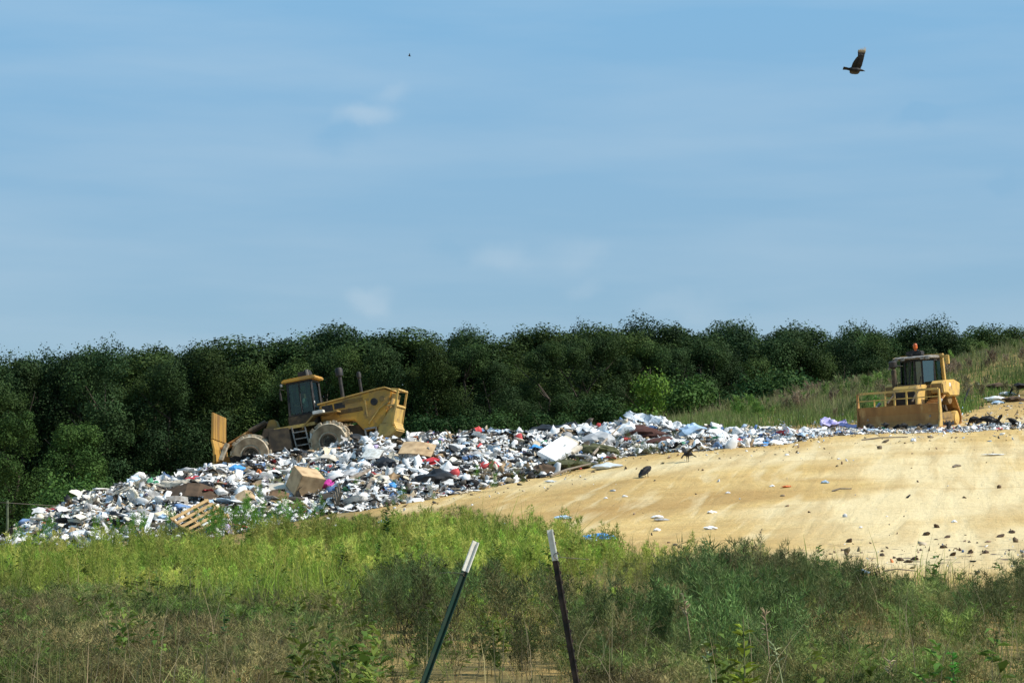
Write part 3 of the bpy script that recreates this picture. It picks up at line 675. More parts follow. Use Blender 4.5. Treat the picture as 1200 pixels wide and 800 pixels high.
# ------------------------------------------------------------------ single plants that stand out
def leafy_weed(u, v, d, h, label, c=(.07,.15,.03), leafw=.05, n=26, narrow=.16, name='leafy_weed'):
    h *= 1.5 if d < 30 else 1; p = P(u, v, d); p.z = float(ground_z(p.x, p.y)); r = np.random.default_rng(int(u*7+v)); V, Q, T, C = [], [], [], []
    for i in range(n):
        t = r.uniform(.15, 1); a = r.uniform(0, 6.28); q = np.array([0, 0, h*t]); ln = narrow*h*(1.25-t)*r.uniform(.7, 1.3)+.03
        dr = np.array([math.cos(a), math.sin(a), r.uniform(.2, .9)]); dr /= np.linalg.norm(dr); s = np.cross(dr, [0, 0, 1]); s = s/np.linalg.norm(s)*leafw*r.uniform(.6, 1.2)
        k = len(V); V += [q, q+dr*ln*.5-s+[0, 0, .01], q+dr*ln-[0, 0, .02], q+dr*ln*.5+s+[0, 0, .01]]; Q.append((k, k+1, k+2, k+3)); C += [np.array(c)*r.uniform(.7, 1.4)]*4
    t_ = empty(name, Matrix.Translation(p), label, 'weed')
    link('leaves', np_mesh('leaves', np.array(V), [np.array(Q)], np.array(C)), MT['weed'], t_)
    MB().tube([(0, 0, -.05), (.01, 0, h*.5), (0, .01, h*1.02)], [.012, .009, .004], 5).build('stem', MT['stalk'], t_)
MT['stalk'] = mat('green_stalk', (.12,.15,.05), (.2,.17,.08), 5, .8)
leafy_weed(298, 735, 27, .42, 'dark broad leaved weed in the near dry grass, nearest the left fence post')
leafy_weed(262, 760, 25, .46, 'dark green leafy weed lower left in the near dry grass', (.04,.11,.03))
leafy_weed(345, 765, 25, .38, 'bushy green weed between the dark leafy weed and left fence post', (.06,.12,.03))
leafy_weed(385, 770, 24, .44, 'upright bright green weed closest to the left fence post', (.09,.19,.035))
leafy_weed(1117, 815, 19, .40, 'bright green leafy plant at the bottom right corner', (.06,.20,.03), .035, 40)
leafy_weed(872, 840, 17, .62, 'yellow green plant with dense leaves at the bottom right of the posts', (.20,.27,.03), .03, 46, .2)
leafy_weed(453, 668, 58, 1.55, 'tall narrow dark green weed standing above the bright grass', (.05,.13,.025), .05, 90, .13, 'tall_weed')
leafy_weed(290, 650, 62, .9, 'small leafy weed at the right side of the lattice pallet', (.08,.19,.03), .06, 50, .25)
def stalk_plant(u, d, h, lean, label, c):
    p = P(u, 800, d); p.z = float(ground_z(p.x, p.y)); r = random.Random(u)
    t_ = empty('seeding_stalk', Matrix.Translation(p), label, 'stalk')
    pts = [(0, 0, -.05), (lean*.3, 0, h*.4), (lean*.65, 0, h*.75), (lean, 0, h)]
    MB().tube(pts, [.009, .008, .006, .003], 5).build('stem', c, t_)
    mb = MB()
    for i in range(14):
        t = r.uniform(.72, 1.0); b = Vector((lean*t, 0, h*t)); e = b+Vector((r.uniform(-.06, .06), r.uniform(-.06, .06), r.uniform(.0, .07)))
        mb.tube([b, (b+e)/2+Vector((0, 0, .006)), e], [.002, .007, .002], 4)
    mb.build('seed_head', c, t_)
MT['straw'] = mat('straw', (.38,.31,.19), (.24,.17,.09), 9, .9)
MT['palegreen'] = mat('pale_green_stalk', (.25,.30,.13), (.33,.33,.2), 6, .8)
for q in ((840, 18, .72, -.10, 'pale green stalk with tan head left of the yellow green plant', MT['palegreen']), (925, 18, .66, -.12, 'leaning pale stalk right of the yellow green plant', MT['palegreen']), (815, 22, .95, -.12, 'tall tan seeding stalk leaning left beside the dark weeds', MT['straw']), (905, 20, .85, -.06, 'brown dry stalk with ragged head over the weeds', MT['straw']), (1048, 19, .5, -.03, 'pale bent stalk at lower right with white seed head', MT['straw']), (892, 44, 1.15, .03, 'thin bare stalk standing tall above the weeds at the sand edge', MT['straw'])):
    stalk_plant(*q)
# ------------------------------------------------------------------ refuse heap: mound plus the small crumpled scraps nobody could count
hd = np.linspace(-1.2, 34, 130); hu = np.linspace(-45, 1285, 420)
UU, TT = np.meshgrid(hu, hd); DD = np.interp(UU, HU, HDB)+TT
XX = (UU-600)/F*DD; ZZ = np.maximum(heap_ud(UU, DD), ground_z(XX, DD)-.35); nyh, nxh = UU.shape
ii = (np.arange(nyh-1)[:, None]*nxh+np.arange(nxh-1)[None]).ravel()
Vm = np.stack([XX, DD, ZZ], -1).reshape(-1, 3); qm = np.stack([ii, ii+1, ii+nxh+1, ii+nxh], 1)
nzm = fbm(XX*1.3, DD*1.3, 111, 4).ravel()
Cm = np.where((nzm > .15)[:, None], [[.13,.10,.07]], np.where((nzm > -.15)[:, None], [[.07,.06,.045]], [[.10,.105,.05]]))
thinm = np.clip((UU.ravel()-900)/60, 0, 1)[:, None]; Cm = Cm*(1-thinm)+np.array([[.36,.26,.13]])*thinm

def ico(sub):
    bm = bmesh.new(); bmesh.ops.create_icosphere(bm, subdivisions=sub, radius=1)
    v = np.array([w.co[:] for w in bm.verts]); f = np.array([[q.index for q in p.verts] for p in bm.faces]); bm.free(); return v, f
def crumple(seed, sub=1, amp=.35, flat=.7):
    r = np.random.default_rng(seed); v, f = ico(sub); k = r.normal(size=(6, 3))*2.2; ph = r.uniform(0, 6, 6)
    n = sum(np.sin(v @ k[i]+ph[i]) for i in range(6))/3
    v = v*(1+amp*n+r.normal(0, .11, len(v)))[:, None]*np.array([r.uniform(.8, 1.5), r.uniform(.6, 1), flat*r.uniform(.6, 1)])
    return v*.5, [f], np.clip(1+r.normal(0, .06, (len(v), 1)), .8, 1.2)*np.ones(3)
def sheet(seed, nx_=6, ny_=5, amp=.16, ar=1.4):
    r = np.random.default_rng(seed); x, y = np.meshgrid(np.linspace(-.5, .5, nx_)*ar, np.linspace(-.5, .5, ny_))
    z = amp*(np.sin(x*r.uniform(2, 7)+r.uniform(0, 6))+np.sin(y*r.uniform(2, 8)+r.uniform(0, 6))+.6*np.sin((x+y)*9+r.uniform(0, 6)))*.6+r.normal(0, .05, x.shape)
    x = x+r.normal(0, .05, x.shape); y = y+r.normal(0, .05, x.shape)
    i = (np.arange(ny_-1)[:, None]*nx_+np.arange(nx_-1)[None]).ravel()
    return np.stack([x, y, z], -1).reshape(-1, 3), [np.stack([i, i+1, i+nx_+1, i+nx_], 1)], np.ones((nx_*ny_, 3))
def slab(sx, sy, sz):
    v = np.array([[a*sx, b*sy, c*sz] for c in (-.5, .5) for a, b in ((-.5, -.5), (.5, -.5), (.5, .5), (-.5, .5))])
    return v, [np.array([(0,3,2,1),(4,5,6,7),(0,1,5,4),(1,2,6,5),(2,3,7,6),(3,0,4,7)])], np.ones((8, 3))
scr = [crumple(600+i, 1, .5) for i in range(14)]+[sheet(620+i, 4, 4, .34) for i in range(12)]+[slab(1.1, .7, .05), slab(.9, .6, .5), slab(1.6, .12, .08), crumple(640, 1, .15, .45), crumple(641, 1, .2, .5)]
scrL = [crumple(660+i, 2, .55, .75) for i in range(14)]+[sheet(680+i, 8, 7, .26) for i in range(12)]+[slab(1.1, .7, .05), slab(1.6, .12, .08)]
PAL = [((.76,.75,.73), 50), ((.58,.575,.56), 19), ((.34,.33,.32), 9), ((.020,.020,.021), 14), ((.08,.065,.05), 13), ((.30,.21,.12), 9), ((.55,.46,.33), 6), ((.12,.20,.36), 3), ((.42,.54,.66), 3.5), ((.45,.06,.06), 1.2), ((.08,.26,.15), .6), ((.55,.2,.07), .4), ((.5,.42,.62), .6), ((.66,.61,.5), 6)]
def pal_cols(n, u):
    c = np.array([p[0] for p in PAL]); base = np.array([p[1] for p in PAL], float)
    wts = np.repeat(base[None], n, 0); left = np.clip((280-u)/150, 0, 1); right = np.clip((u-650)/150, 0, 1)
    wts[:, 13] *= 1+left*4; wts[:, 0] *= 1-left*.35; wts[:, [7, 8]] *= (1+right*1.2-left*.6)[:, None]; wts[:, [3, 4]] *= (1-right*.5)[:, None]
    cl = fbm(u*.06, rng.uniform(0, 1, n)*.2, 131, 2)
    cs_ = np.cumsum(wts, 1); k = (rng.uniform(0, 1, n)*cs_[:, -1])[:, None] < cs_; return c[np.argmax(k, 1)]*rng.uniform(.8, 1.12, (n, 1))
def frames(pos, tiltmax=.9):
    n = len(pos); return rand_rot(n)
def heap_pts(n, u0=-40, u1=1270, tmax=1.25):
    u = rng.uniform(u0, u1, n); db = np.interp(u, HU, HDB); dr = np.interp(u, HU, HDR); d = db+(dr-db)*rng.uniform(-.03, tmax, n)
    return u, d
u1_, d1_ = heap_pts(100000); 
keep = rng.uniform(0, 1, len(u1_)) < np.where(u1_ > 1000, .5, 1)
nz_ = fbm((u1_-600)/F*d1_*.55, d1_*.55, 133, 3); keep &= rng.uniform(0, 1, len(u1_)) < np.clip(.9+nz_*1.8, .12, 1)
foot_gap = (u1_ > 560) & (u1_ < 790) & ((d1_-np.interp(u1_, HU, HDB))/(np.interp(u1_, HU, HDR)-np.interp(u1_, HU, HDB)) < .28); keep &= ~(foot_gap & (rng.uniform(0, 1, len(u1_)) < .7))
u1_, d1_ = u1_[keep], d1_[keep]; n = len(u1_)
x1_ = (u1_-600)/F*d1_; z1_ = surf_z(x1_, d1_)
sz = rng.gamma(1.25, .066, n)*np.interp(u1_, [0, 300, 900, 1000, 1270], [.9, 1, 1, .5, .42])+.045; sz = np.minimum(sz, .46)
pos = np.stack([x1_, d1_, z1_+sz*rng.uniform(.0, .42, n)], 1)
sc_ = sz[:, None]*rng.uniform(.55, 1.5, (n, 3))
rr = rand_rot(n); flat_ = rng.uniform(0, 1, n) < .62; ax_ = rng.uniform(0, 6.28, n); th_ = rng.normal(0, .45, n)
cz_, s_z = np.cos(th_), np.sin(th_); z0_ = 0*th_; rx_ = np.stack([np.stack([z0_+1, z0_, z0_], -1), np.stack([z0_, cz_, -s_z], -1), np.stack([z0_, s_z, cz_], -1)], -2)
rf_ = np.einsum('nij,njk->nik', rotz(ax_), rx_); rr[flat_] = rf_[flat_]; sc_[flat_] *= np.array([1.3, 1.1, .6])
pc_ = pal_cols(n, u1_); V, Fc, C = [], [], []
for kk, pr in ((sz < .2, scr), (sz >= .2, scrL)):
    v_, f_, c_ = inst('t', pr, pos[kk], rr[kk], sc_[kk], pc_[kk]); Fc += [f+sum(len(q) for q in V) for f in f_]; V.append(v_); C.append(c_)
V = np.concatenate(V); C = np.concatenate(C)
off = len(V); Vall = np.concatenate([V, Vm]); Call = np.concatenate([C, Cm]); Fall = Fc+[qm+off]
stuff('refuse_heap', np_mesh('refuse_heap', Vall, Fall, Call), MT['trash'], 'long heap of mixed dumped refuse and small crumpled scraps across the hill', 'refuse heap')
# fine litter spread on the sand and in the pebbly patch
def dens_l(u, d, x):
    v = v_of(ground_ud(u, d), d); vb = np.interp(u, HU, HBOT)
    return np.clip(np.exp(-(v-vb)/7)*.9+.02+.75*np.exp(-((v-650)/15)**2)*np.clip((u-930)/60, 0, 1)+.5*np.clip((u-1110)/30, 0, 1)*np.clip((d-108)/3, 0, 1)*np.clip((123-d)/3, 0, 1), 0, 1)*(u > 380)
pts, u, d = scatter(11000, 380, 1300, 46, 124, dens_l); n = len(pts)
sz = rng.gamma(1.6, .032, n)+.025; dk = rng.uniform(0, 1, n) < .6
cl = np.where(dk[:, None], tint((.17,.12,.07), n, .5), pal_cols(n, u)); pts[:, 2] += sz*.12
V, Fc, C = inst('l', scr[:14], pts, rand_rot(n), np.stack([sz*1.3, sz, sz*.7], 1), cl)
stuff('clods_and_litter', np_mesh('clods_and_litter', V, Fc, C), MT['trash'], 'small dirt clods and bits of litter scattered over the sand', 'litter')
# weeds growing out of the foot of the heap
def dens_f(u, d, x):
    t = (d-np.interp(u, HU, HDB))/(np.interp(u, HU, HDR)-np.interp(u, HU, HDB))
    a = np.interp(u, [-30, 100, 150, 260, 330, 430, 560, 640, 720, 760, 800], [.5, .5, .8, .9, .6, .25, .1, .5, .6, .4, 0])
    return a*(t > -.25)*np.clip(1-np.abs(t-.05)*np.interp(u, [0, 600, 700, 780], [2.6, 2.6, 1.4, 1.4]), 0, 1)*np.clip(.4+fbm(x*.5, d*.5, 141, 3)*2, 0, 1)
pts, u, d = scatter(5200, -40, 800, 76, 102, dens_f); n = len(pts); pts[:, 2] = surf_z(pts[:, 0], d)-.1
olive = np.clip((u-560)/60, 0, 1)
V, Fc, C = inst('w', protoG, pts, rotz(rng.uniform(0, 6.28, n)), rng.uniform(.5, 1.25, n)[:, None]*np.ones(3)*np.interp(u, [0, 300, 560, 640, 800], [.8, .9, .6, .5, .5])[:, None], tint((.10,.21,.03), n, .3, (.085,.10,.035), olive))
stuff('heap_foot_weeds', np_mesh('heap_foot_weeds', V, Fc, C), MT['weed'], 'green weeds growing among the refuse at the foot of the heap', 'weeds')

# ------------------------------------------------------------------ single pieces of refuse
def fresh(nm, c1, c2=None, **k): return mat(nm, c1, c2 or tuple(q*.75 for q in c1), **({'scale': 4, 'rough': .5, 'bump': .2} | k))
RM = dict(white=fresh('white_plastic', (.80,.80,.79), (.66,.67,.68)), grey=fresh('grey_plastic', (.42,.43,.44)), black=fresh('black_plastic', (.015,.015,.017), (.03,.03,.032), rough=.35), blue=fresh('blue_plastic', (.06,.26,.62), (.10,.36,.68)), pale_blue=fresh('pale_blue_plastic', (.40,.55,.72)), red=fresh('red_plastic', (.50,.03,.035), (.36,.03,.04)), green=fresh('green_plastic', (.04,.30,.15)), lilac=fresh('lilac_plastic', (.42,.38,.70), (.55,.52,.78)), orange=fresh('orange_plastic', (.65,.17,.04)), beige=fresh('beige_plastic', (.60,.53,.42)), maroon=fresh('maroon_cloth', (.10,.045,.035), (.06,.028,.024), rough=.95, scale=9), olive=fresh('olive_brush', (.10,.10,.045), (.055,.06,.03), rough=.95, scale=9), brown=fresh('brown_cloth', (.10,.065,.04), (.06,.04,.026), rough=.95), magenta=fresh('magenta_plastic', (.5,.04,.28)), clear=fresh('milky_plastic', (.62,.66,.70), (.5,.55,.6), rough=.25))
def bag_mesh(name, seed, sub=3):
    r = np.random.default_rng(seed); v, f = ico(sub); k = r.normal(size=(14, 3))*np.linspace(1.5, 7, 14)[:, None]; ph = r.uniform(0, 6, 14)
    n = sum(np.abs(np.sin(v @ k[i]+ph[i]))*(1.1/(i+2)) for i in range(14)); n = n-n.mean()
    v = v*(1+.55*n)[:, None]; v[:, 2] *= .72; v[:, 0] *= 1.2
    top = np.clip((v[:, 2]-.35)/.4, 0, 1)[:, None]; v[:, :2] *= 1-.45*top; v[:, 2] += top[:, 0]*.12
    me = np_mesh(name, v*.5, [f]); 
    for p in me.polygons: p.use_smooth = True
    me.set_sharp_from_angle(angle=R(28)); return me
bags = {k: [] for k in ('white', 'black', 'grey', 'blue', 'beige', 'pale_blue')}
for k in bags:
    for i in range(5 if k == 'white' else 3):
        m_ = bag_mesh('plastic_bag', 700+i+len(k)*10); m_.materials.append(RM[k]); bags[k].append(m_)
def region(u):
    for lim, s in ((110, 'low left tip of the heap'), (215, 'left slope beside the brown rug'), (300, 'slope below the compactor blade and front wheel'), (400, 'slope around the open cardboard box'), (500, 'slope around the flat cardboard sheet'), (610, 'slope between the red bag and white slab'), (700, 'crest around the white slab'), (820, 'mounds near the maroon bundle'), (930, 'low ridge right of the blue crumpled bag')):
        if u < lim: return s
    return 'litter strip by the lilac sheeting'
cnt = {'white': 120, 'black': 44, 'grey': 30, 'blue': 18, 'beige': 24, 'pale_blue': 20}
adj = {'white': 'white', 'black': 'black', 'grey': 'grey', 'blue': 'strong blue', 'beige': 'beige', 'pale_blue': 'pale blue'}
for k, nb_ in cnt.items():
    uu, dd = heap_pts(nb_, -10, 985 if k != 'black' else 740, 1.08)
    for u_, d_ in zip(uu, dd):
        x_ = (u_-600)/F*d_; s = random.uniform(.22, .5)*(1 if k in ('white', 'black') else .8)*float(np.interp(u_, [0, 200, 900, 1000], [.8, 1, 1, .7]))
        z_ = float(surf_z(x_, d_))+s*.12
        M = Matrix.Translation((x_, d_, z_)) @ Matrix.Rotation(random.uniform(0, 6.28), 4, 'Z') @ Matrix.Rotation(random.gauss(0, .5), 4, 'X') @ Matrix.Diagonal((s*random.uniform(.9, 1.5), s, s*random.uniform(.6, 1.1), 1))
        rg = region(u_); o = link('plastic_bag', random.choice(bags[k]), None, None, M)
        tag(o, 'crumpled %s plastic bag on the %s' % (adj[k], rg), 'bag', '%s bags on the %s' % (adj[k], rg))
def facing(u, v, up=0., roll=0., yaw=0., pitch=0.):
    """frame on the refuse surface: X right, Y away, Z up, then yaw / pitch / roll in degrees"""
    p = hit(u, v); return Matrix.Translation(p+Vector((0, 0, up))) @ Matrix.Rotation(R(yaw), 4, 'Z') @ Matrix.Rotation(R(pitch), 4, 'X') @ Matrix.Rotation(R(roll), 4, 'Y')
def sheet_obj(name, u, v, w, h, m, label, cat, amp=.1, yaw=0, pitch=25, roll=0, up=.15, seed=0, nx_=14, ny_=10, thick=.02):
    vv, ff, _ = sheet(900+seed, nx_, ny_, amp, 1.0); vv = vv*np.array([w, h, min(w, h)])
    me = np_mesh(name, vv, ff, None, True); o = link(name, me, m, None, facing(u, v, up, roll, yaw, pitch))
    so_ = o.modifiers.new('Solidify', 'SOLIDIFY'); so_.thickness = thick; return tag(o, label, cat)
def bag_obj(u, v, s, m, label, seed, cat='bag', sc=(1, 1, 1), yaw=0, roll=0, name='plastic_bag', up=None):
    me = bag_mesh(name, seed); s_ = s; M = facing(u, v, s*.15 if up is None else up, roll, yaw) @ Matrix.Diagonal((s_*sc[0], s_*sc[1], s_*sc[2], 1))
    return tag(link(name, me, m, None, M), label, cat)
# the big open cardboard box
t = empty('cardboard_box', facing(358, 580, .50, 8, 34, 30), 'large open tan cardboard box tipped on the heap below the compactor', 'box')
mb = MB(); W_, D_, H_ = 1.05, .8, .85
mb.box((0, 0, -H_/2), (W_, D_, .02)); mb.box((-W_/2, 0, 0), (.02, D_, H_)); mb.box((W_/2, 0, 0), (.02, D_, H_)); mb.box((0, D_/2, 0), (W_-.03, .02, H_)); mb.box((0, -D_/2, 0), (W_-.03, .02, H_-.004)); mb.box((0, 0, H_/2), (W_-.004, D_-.004, .018))
mb.build('carton', MT['card'], t)
for s_ in (-1, 1):
    MB().box((0, 0, 0), (W_*.95, .34, .014), Matrix.Rotation(R(-38*s_), 3, 'X')).build('flap', MT['card'], t, M=Matrix.Translation((0, s_*(D_/2+.15), -H_/2-.10)))
def flat_card(u, v, w, h, label, m='card', yaw=0, pitch=20, roll=0, up=.2, bend=.15, cat='cardboard', name='cardboard_sheet'):
    mb = MB(); mb.prism([(-w/2, 0), (-w*.1, bend), (w*.15, bend*.9), (w/2, -.02), (w/2, -.05), (w*.15, bend*.9-.03), (-w*.1, bend-.03), (-w/2, -.03)], -h/2, h/2)
    return tag(mb.build(name, MT[m] if m in MT else RM[m], None, M=facing(u, v, up, roll, yaw, pitch)), label, cat)
flat_card(489, 538, 1.35, .95, 'flattened tan cardboard sheet lying on top right of the compactor', yaw=-14, pitch=32, roll=6, up=.42, bend=.06)
flat_card(290, 590, .9, .7, 'folded brown cardboard half sunk in the green weeds', 'card', yaw=18, pitch=25, up=.15, bend=.25)
flat_card(322, 590, 1.0, .6, 'dark brown cardboard flap left of the open box', 'card_dark', yaw=-10, pitch=45, up=.2)
flat_card(330, 580, .95, .45, 'pale cardboard panel leaning left of the open box', 'beige', yaw=8, pitch=30, up=.3, bend=.08)
flat_card(352, 600, .75, .4, 'crushed dark brown carton in the shade under the open box', 'card_dark', yaw=25, pitch=20)
flat_card(225, 585, 1.9, .8, 'long dark brown rug folded over on the left slope', 'brown', yaw=-4, pitch=38, up=.15, bend=.3, cat='rug', name='rug')
flat_card(208, 592, .8, .6, 'bent grey panel leaning against the brown rug', 'grey', yaw=15, pitch=50, up=.1, bend=.05, cat='panel', name='panel')
flat_card(382, 546, 1.5, .6, 'bent grey beige mat arched over the crest under the cab', 'beige', yaw=-10, pitch=15, up=.15, bend=.28, cat='mat', name='mat')
flat_card(436, 540, .8, .55, 'bright white rigid panel beside the compactor rear wheel', 'white', yaw=-25, pitch=38, up=.3, bend=.03, cat='panel', name='panel')
flat_card(705, 527, .6, .4, 'tan board at the right end of the white slab', 'beige', yaw=20, pitch=40, up=.1, bend=.05, cat='board', name='board')
# white slab with a torn lower right corner
t = empty('foam_slab', facing(655, 539, .42, 0, 14, 34) @ Matrix.Rotation(R(43), 4, 'Z'), 'large white flat slab tilted on the heap beside the haul ground', 'slab')
MB().prism([(-.95, -.46), (.2, -.48), (.34, -.34), (.9, -.32), (.95, .0), (.9, .48), (-.9, .46)], -.09, .09, 'z').build('slab_face', RM['white'], t, .015)
MB().box((1.04, .1, -.05), (.2, .7, .18)).box((.66, -.43, -.08), (.7, .18, .14)).build('torn_edge', RM['beige'], t, .02)
# pallets
def pallet(M, m, label, W_=1.25, D_=1.05, top=6, lattice=False):
    t = empty('wooden_pallet', M, label, 'pallet')
    for i in range(top):
        y = -D_/2+(i+.5)*D_/top; MB().box((0, y, .062), (W_, D_/top*(.5 if lattice else .62), .022)).build('deck_board', m, t, .003)
    for x in ((-.46, -.16, .16, .46) if lattice else (-.46, 0, .46)):
        MB().box((x*W_, 0, 0), (.05, D_, .10)).build('stringer', m, t, .004)
    return t
pallet(facing(234, 621, .42, 0, 10, 40) @ Matrix.Rotation(R(40), 4, 'Z'), MT['wood'], 'clean yellow lattice pallet propped up in the green weeds', 1.7, 1.3, 5, True)
pallet(facing(394, 592, .22, -70, 8, 20) @ Matrix.Rotation(R(90), 4, 'Z'), MT['wood_old'], 'weathered grey slatted pallet leaning on the foot of the heap', 1.1, 1.0, 6)
# bags and bundles that stand out
bag_obj(505, 545, .75, RM['red'], 'red bag squeezed out under the flat cardboard sheet', 801, sc=(1.35, .8, .6))
bag_obj(577, 549, .5, RM['red'], 'small dark red bag halfway along the white heap', 802)
bag_obj(590, 541, .36, RM['blue'], 'bright blue bag beside the small dark red bag', 803)
bag_obj(628, 527, .42, RM['blue'], 'blue bag with black liner just above the white slab', 804)
bag_obj(811, 510, .95, RM['pale_blue'], 'large blue and white crumpled bag on the right end mound', 805, sc=(1.2, .8, .9))
bag_obj(818, 507, .5, RM['blue'], 'blue bag on top of the right end mound', 806)
bag_obj(752, 513, 1.15, RM['maroon'], 'dark maroon brush bundle under the draped white sheet', 807, 'bundle', (1.3, .9, .75), name='brush_bundle')
bag_obj(780, 524, 1.05, RM['maroon'], 'reddish brown bale at the foot of the heap', 808, 'bale', (1.35, .8, .62), name='bale')
bag_obj(512, 566, 1.1, RM['black'], 'big black sack torn open below the red bag', 809, 'sack', (1.2, .8, .8), name='sack')
bag_obj(452, 549, .8, RM['black'], 'black sack between white panel and flat cardboard sheet', 810, 'sack', name='sack')
bag_obj(643, 508, .95, RM['black'], 'black sack lying on the crest above the white slab', 811, 'sack', (1.5, .8, .6), name='sack')
bag_obj(670, 499, .8, RM['black'], 'black sack on the crest right of the other crest sack', 812, 'sack', (1.3, .8, .6), name='sack')
bag_obj(702, 520, 1.1, RM['grey'], 'grey translucent sack beside the olive brush pile', 813, 'sack', (1.1, .8, .9), name='sack')
bag_obj(735, 511, 1.0, RM['white'], 'large white sack at the top of the grey branch', 814, 'sack', (.9, .8, 1.1), name='sack')
bag_obj(525, 558, .8, RM['white'], 'tall white bag hanging over the black sack', 815, 'bag', (.7, .6, 1.2))
bag_obj(500, 560, .75, RM['white'], 'white bag draped on the left of the black sack', 816, 'bag', (1.4, .6, .5), roll=20)
bag_obj(303, 559, .42, RM['orange'], 'small orange bag below the compactor front wheel', 817, sc=(.7, .7, 1.3))
bag_obj(278, 554, .6, RM['blue'], 'dark blue bag left of the orange bag', 818)
bag_obj(230, 565, .6, RM['red'], 'red and white bag on the left crest', 819, sc=(1.3, .7, .6))
bag_obj(385, 571, .5, RM['magenta'], 'magenta bag between the open box and grey pallet', 820)
bag_obj(460, 571, .38, RM['blue'], 'bright blue bag low on the heap right of the grey pallet', 821)
bag_obj(712, 549, .6, RM['clear'], 'milky clear bag lying at the edge of the sand', 822, sc=(1.5, .8, .6))
bag_obj(155, 636, .55, RM['brown'], 'brown lump in the weeds left of the lattice pallet', 823, 'clod', name='clod')
bag_obj(698, 533, 1.0, RM['olive'], 'olive brown brush pile at the foot of the heap', 824, 'brush', (1.5, .8, .8), name='brush_pile')
bag_obj(668, 549, 1.0, RM['olive'], 'low olive brush clump under the white slab', 825, 'brush', (1.6, .8, .5), name='brush_pile')
bag_obj(636, 556, .9, RM['brown'], 'dark brown brush at the lower left corner of the white slab', 826, 'brush', (1, .8, .8), name='brush_pile')
sheet_obj('plastic_sheet', 757, 497, 1.75, .7, RM['clear'], 'long bluish white plastic sheet draped over the maroon bundle', 'sheet', .22, -14, 30, 16, .35, 1)
sheet_obj('plastic_sheet', 787, 505, 1.0, .5, RM['white'], 'white plastic sheet with raised corner left of the large blue bag', 'sheet', .2, -15, 40, 28, .3, 2)
sheet_obj('plastic_sheet', 978, 500, 1.3, .6, RM['lilac'], 'lilac plastic sheet crumpled beside the dozer blade', 'sheet', .35, 5, 20, 0, .2, 3)
sheet_obj('plastic_sheet', 996, 501, .9, .4, RM['lilac'], 'flatter lilac sheet end touching the dozer blade', 'sheet', .2, -5, 15, 0, .12, 4)
sheet_obj('plastic_sheet', 356, 560, 1.15, .4, RM['green'], 'green plastic strip lying left of the open cardboard box', 'sheet', .08, -8, 30, -8, .22, 5)
sheet_obj('plastic_sheet', 130, 588, 1.7, .28, RM['beige'], 'long pale bent strip on the low left slope', 'strip', .1, -14, 35, -24, .25, 6)
sheet_obj('plastic_sheet', 212, 577, 1.5, .35, RM['beige'], 'pale beige sheet arched over the brown rug', 'sheet', .25, -4, 35, 0, .4, 7)
sheet_obj('plastic_sheet', 695, 513, 1.4, .8, RM['white'], 'wide white sheet spread on the crest over the grey sack', 'sheet', .25, 0, 30, -6, .3, 8)
sheet_obj('tarp', 405, 562, 1.3, .5, RM['grey'], 'grey tarp fold right of the open cardboard box', 'tarp', .25, 35, 30, -20, .2, 9)
sheet_obj('plastic_sheet', 372, 600, .9, .35, RM['clear'], 'shiny grey plastic sheet hanging out below the open box', 'sheet', .2, -30, 40, -25, .15, 10)
def stick(u, v, u2, v2, r_, m, label, cat='branch', name='branch', up=.2, box=False):
    a = hit(u, v)+Vector((0, 0, up*.4)); b_ = hit(u2, v2)+Vector((0, 0, up)); mb = MB()
    if box: mb.bar(a, b_, r_*2.4, r_)
    else: mb.tube([a, a*.6+b_*.4+Vector((0, 0, .05)), b_], [r_, r_*.8, r_*.5], 7)
    c = (a+b_)/2; mb.v = [tuple(Vector(q)-c) for q in mb.v]
    return tag(mb.build(name, m, None, M=Matrix.Translation(c)), label, cat)
MT['greywood'] = mat('grey_wood', (.33,.27,.21), (.2,.16,.12), 7, .9, .2)
stick(695, 538, 727, 512, .06, MT['greywood'], 'pale grey branch slanting up across the olive brush pile', up=.5)
stick(645, 560, 692, 549, .06, MT['wood_old'], 'long tan branch lying along the edge of the sand')
stick(169, 634, 178, 618, .06, RM['white'], 'short white board standing in the weeds left of the lattice pallet', 'board', 'board', .5, True)
stick(424, 590, 436, 570, .05, MT['greywood'], 'thin pale plank leaning right of the grey pallet', 'plank', 'plank', .3, True)
stick(398, 570, 432, 556, .09, MT['greywood'], 'broken timber lying above the grey pallet', 'timber', 'timber', .2, True)
stick(415, 596, 432, 592, .05, MT['wood_old'], 'dark stick on the ground at the foot of the grey pallet')
stick(975, 576, 998, 574, .035, MT['wood_old'], 'dark stick lying on the bare sand left of the pale ruts', 'stick', 'stick', .05)
stick(1117, 548, 1126, 547, .06, MT['wood_old'], 'short dark stick alone on the pale sand below the bulldozer', 'stick', 'stick', .05)
stick(1035, 670, 1075, 671, .02, MT['wood_old'], 'thin dark branch on the pebbly patch', 'stick', 'stick', .04)
stick(1010, 516, 1064, 513, .04, MT['wood_old'], 'dark stick lying along the litter strip below the dozer blade', 'stick', 'stick', .05)
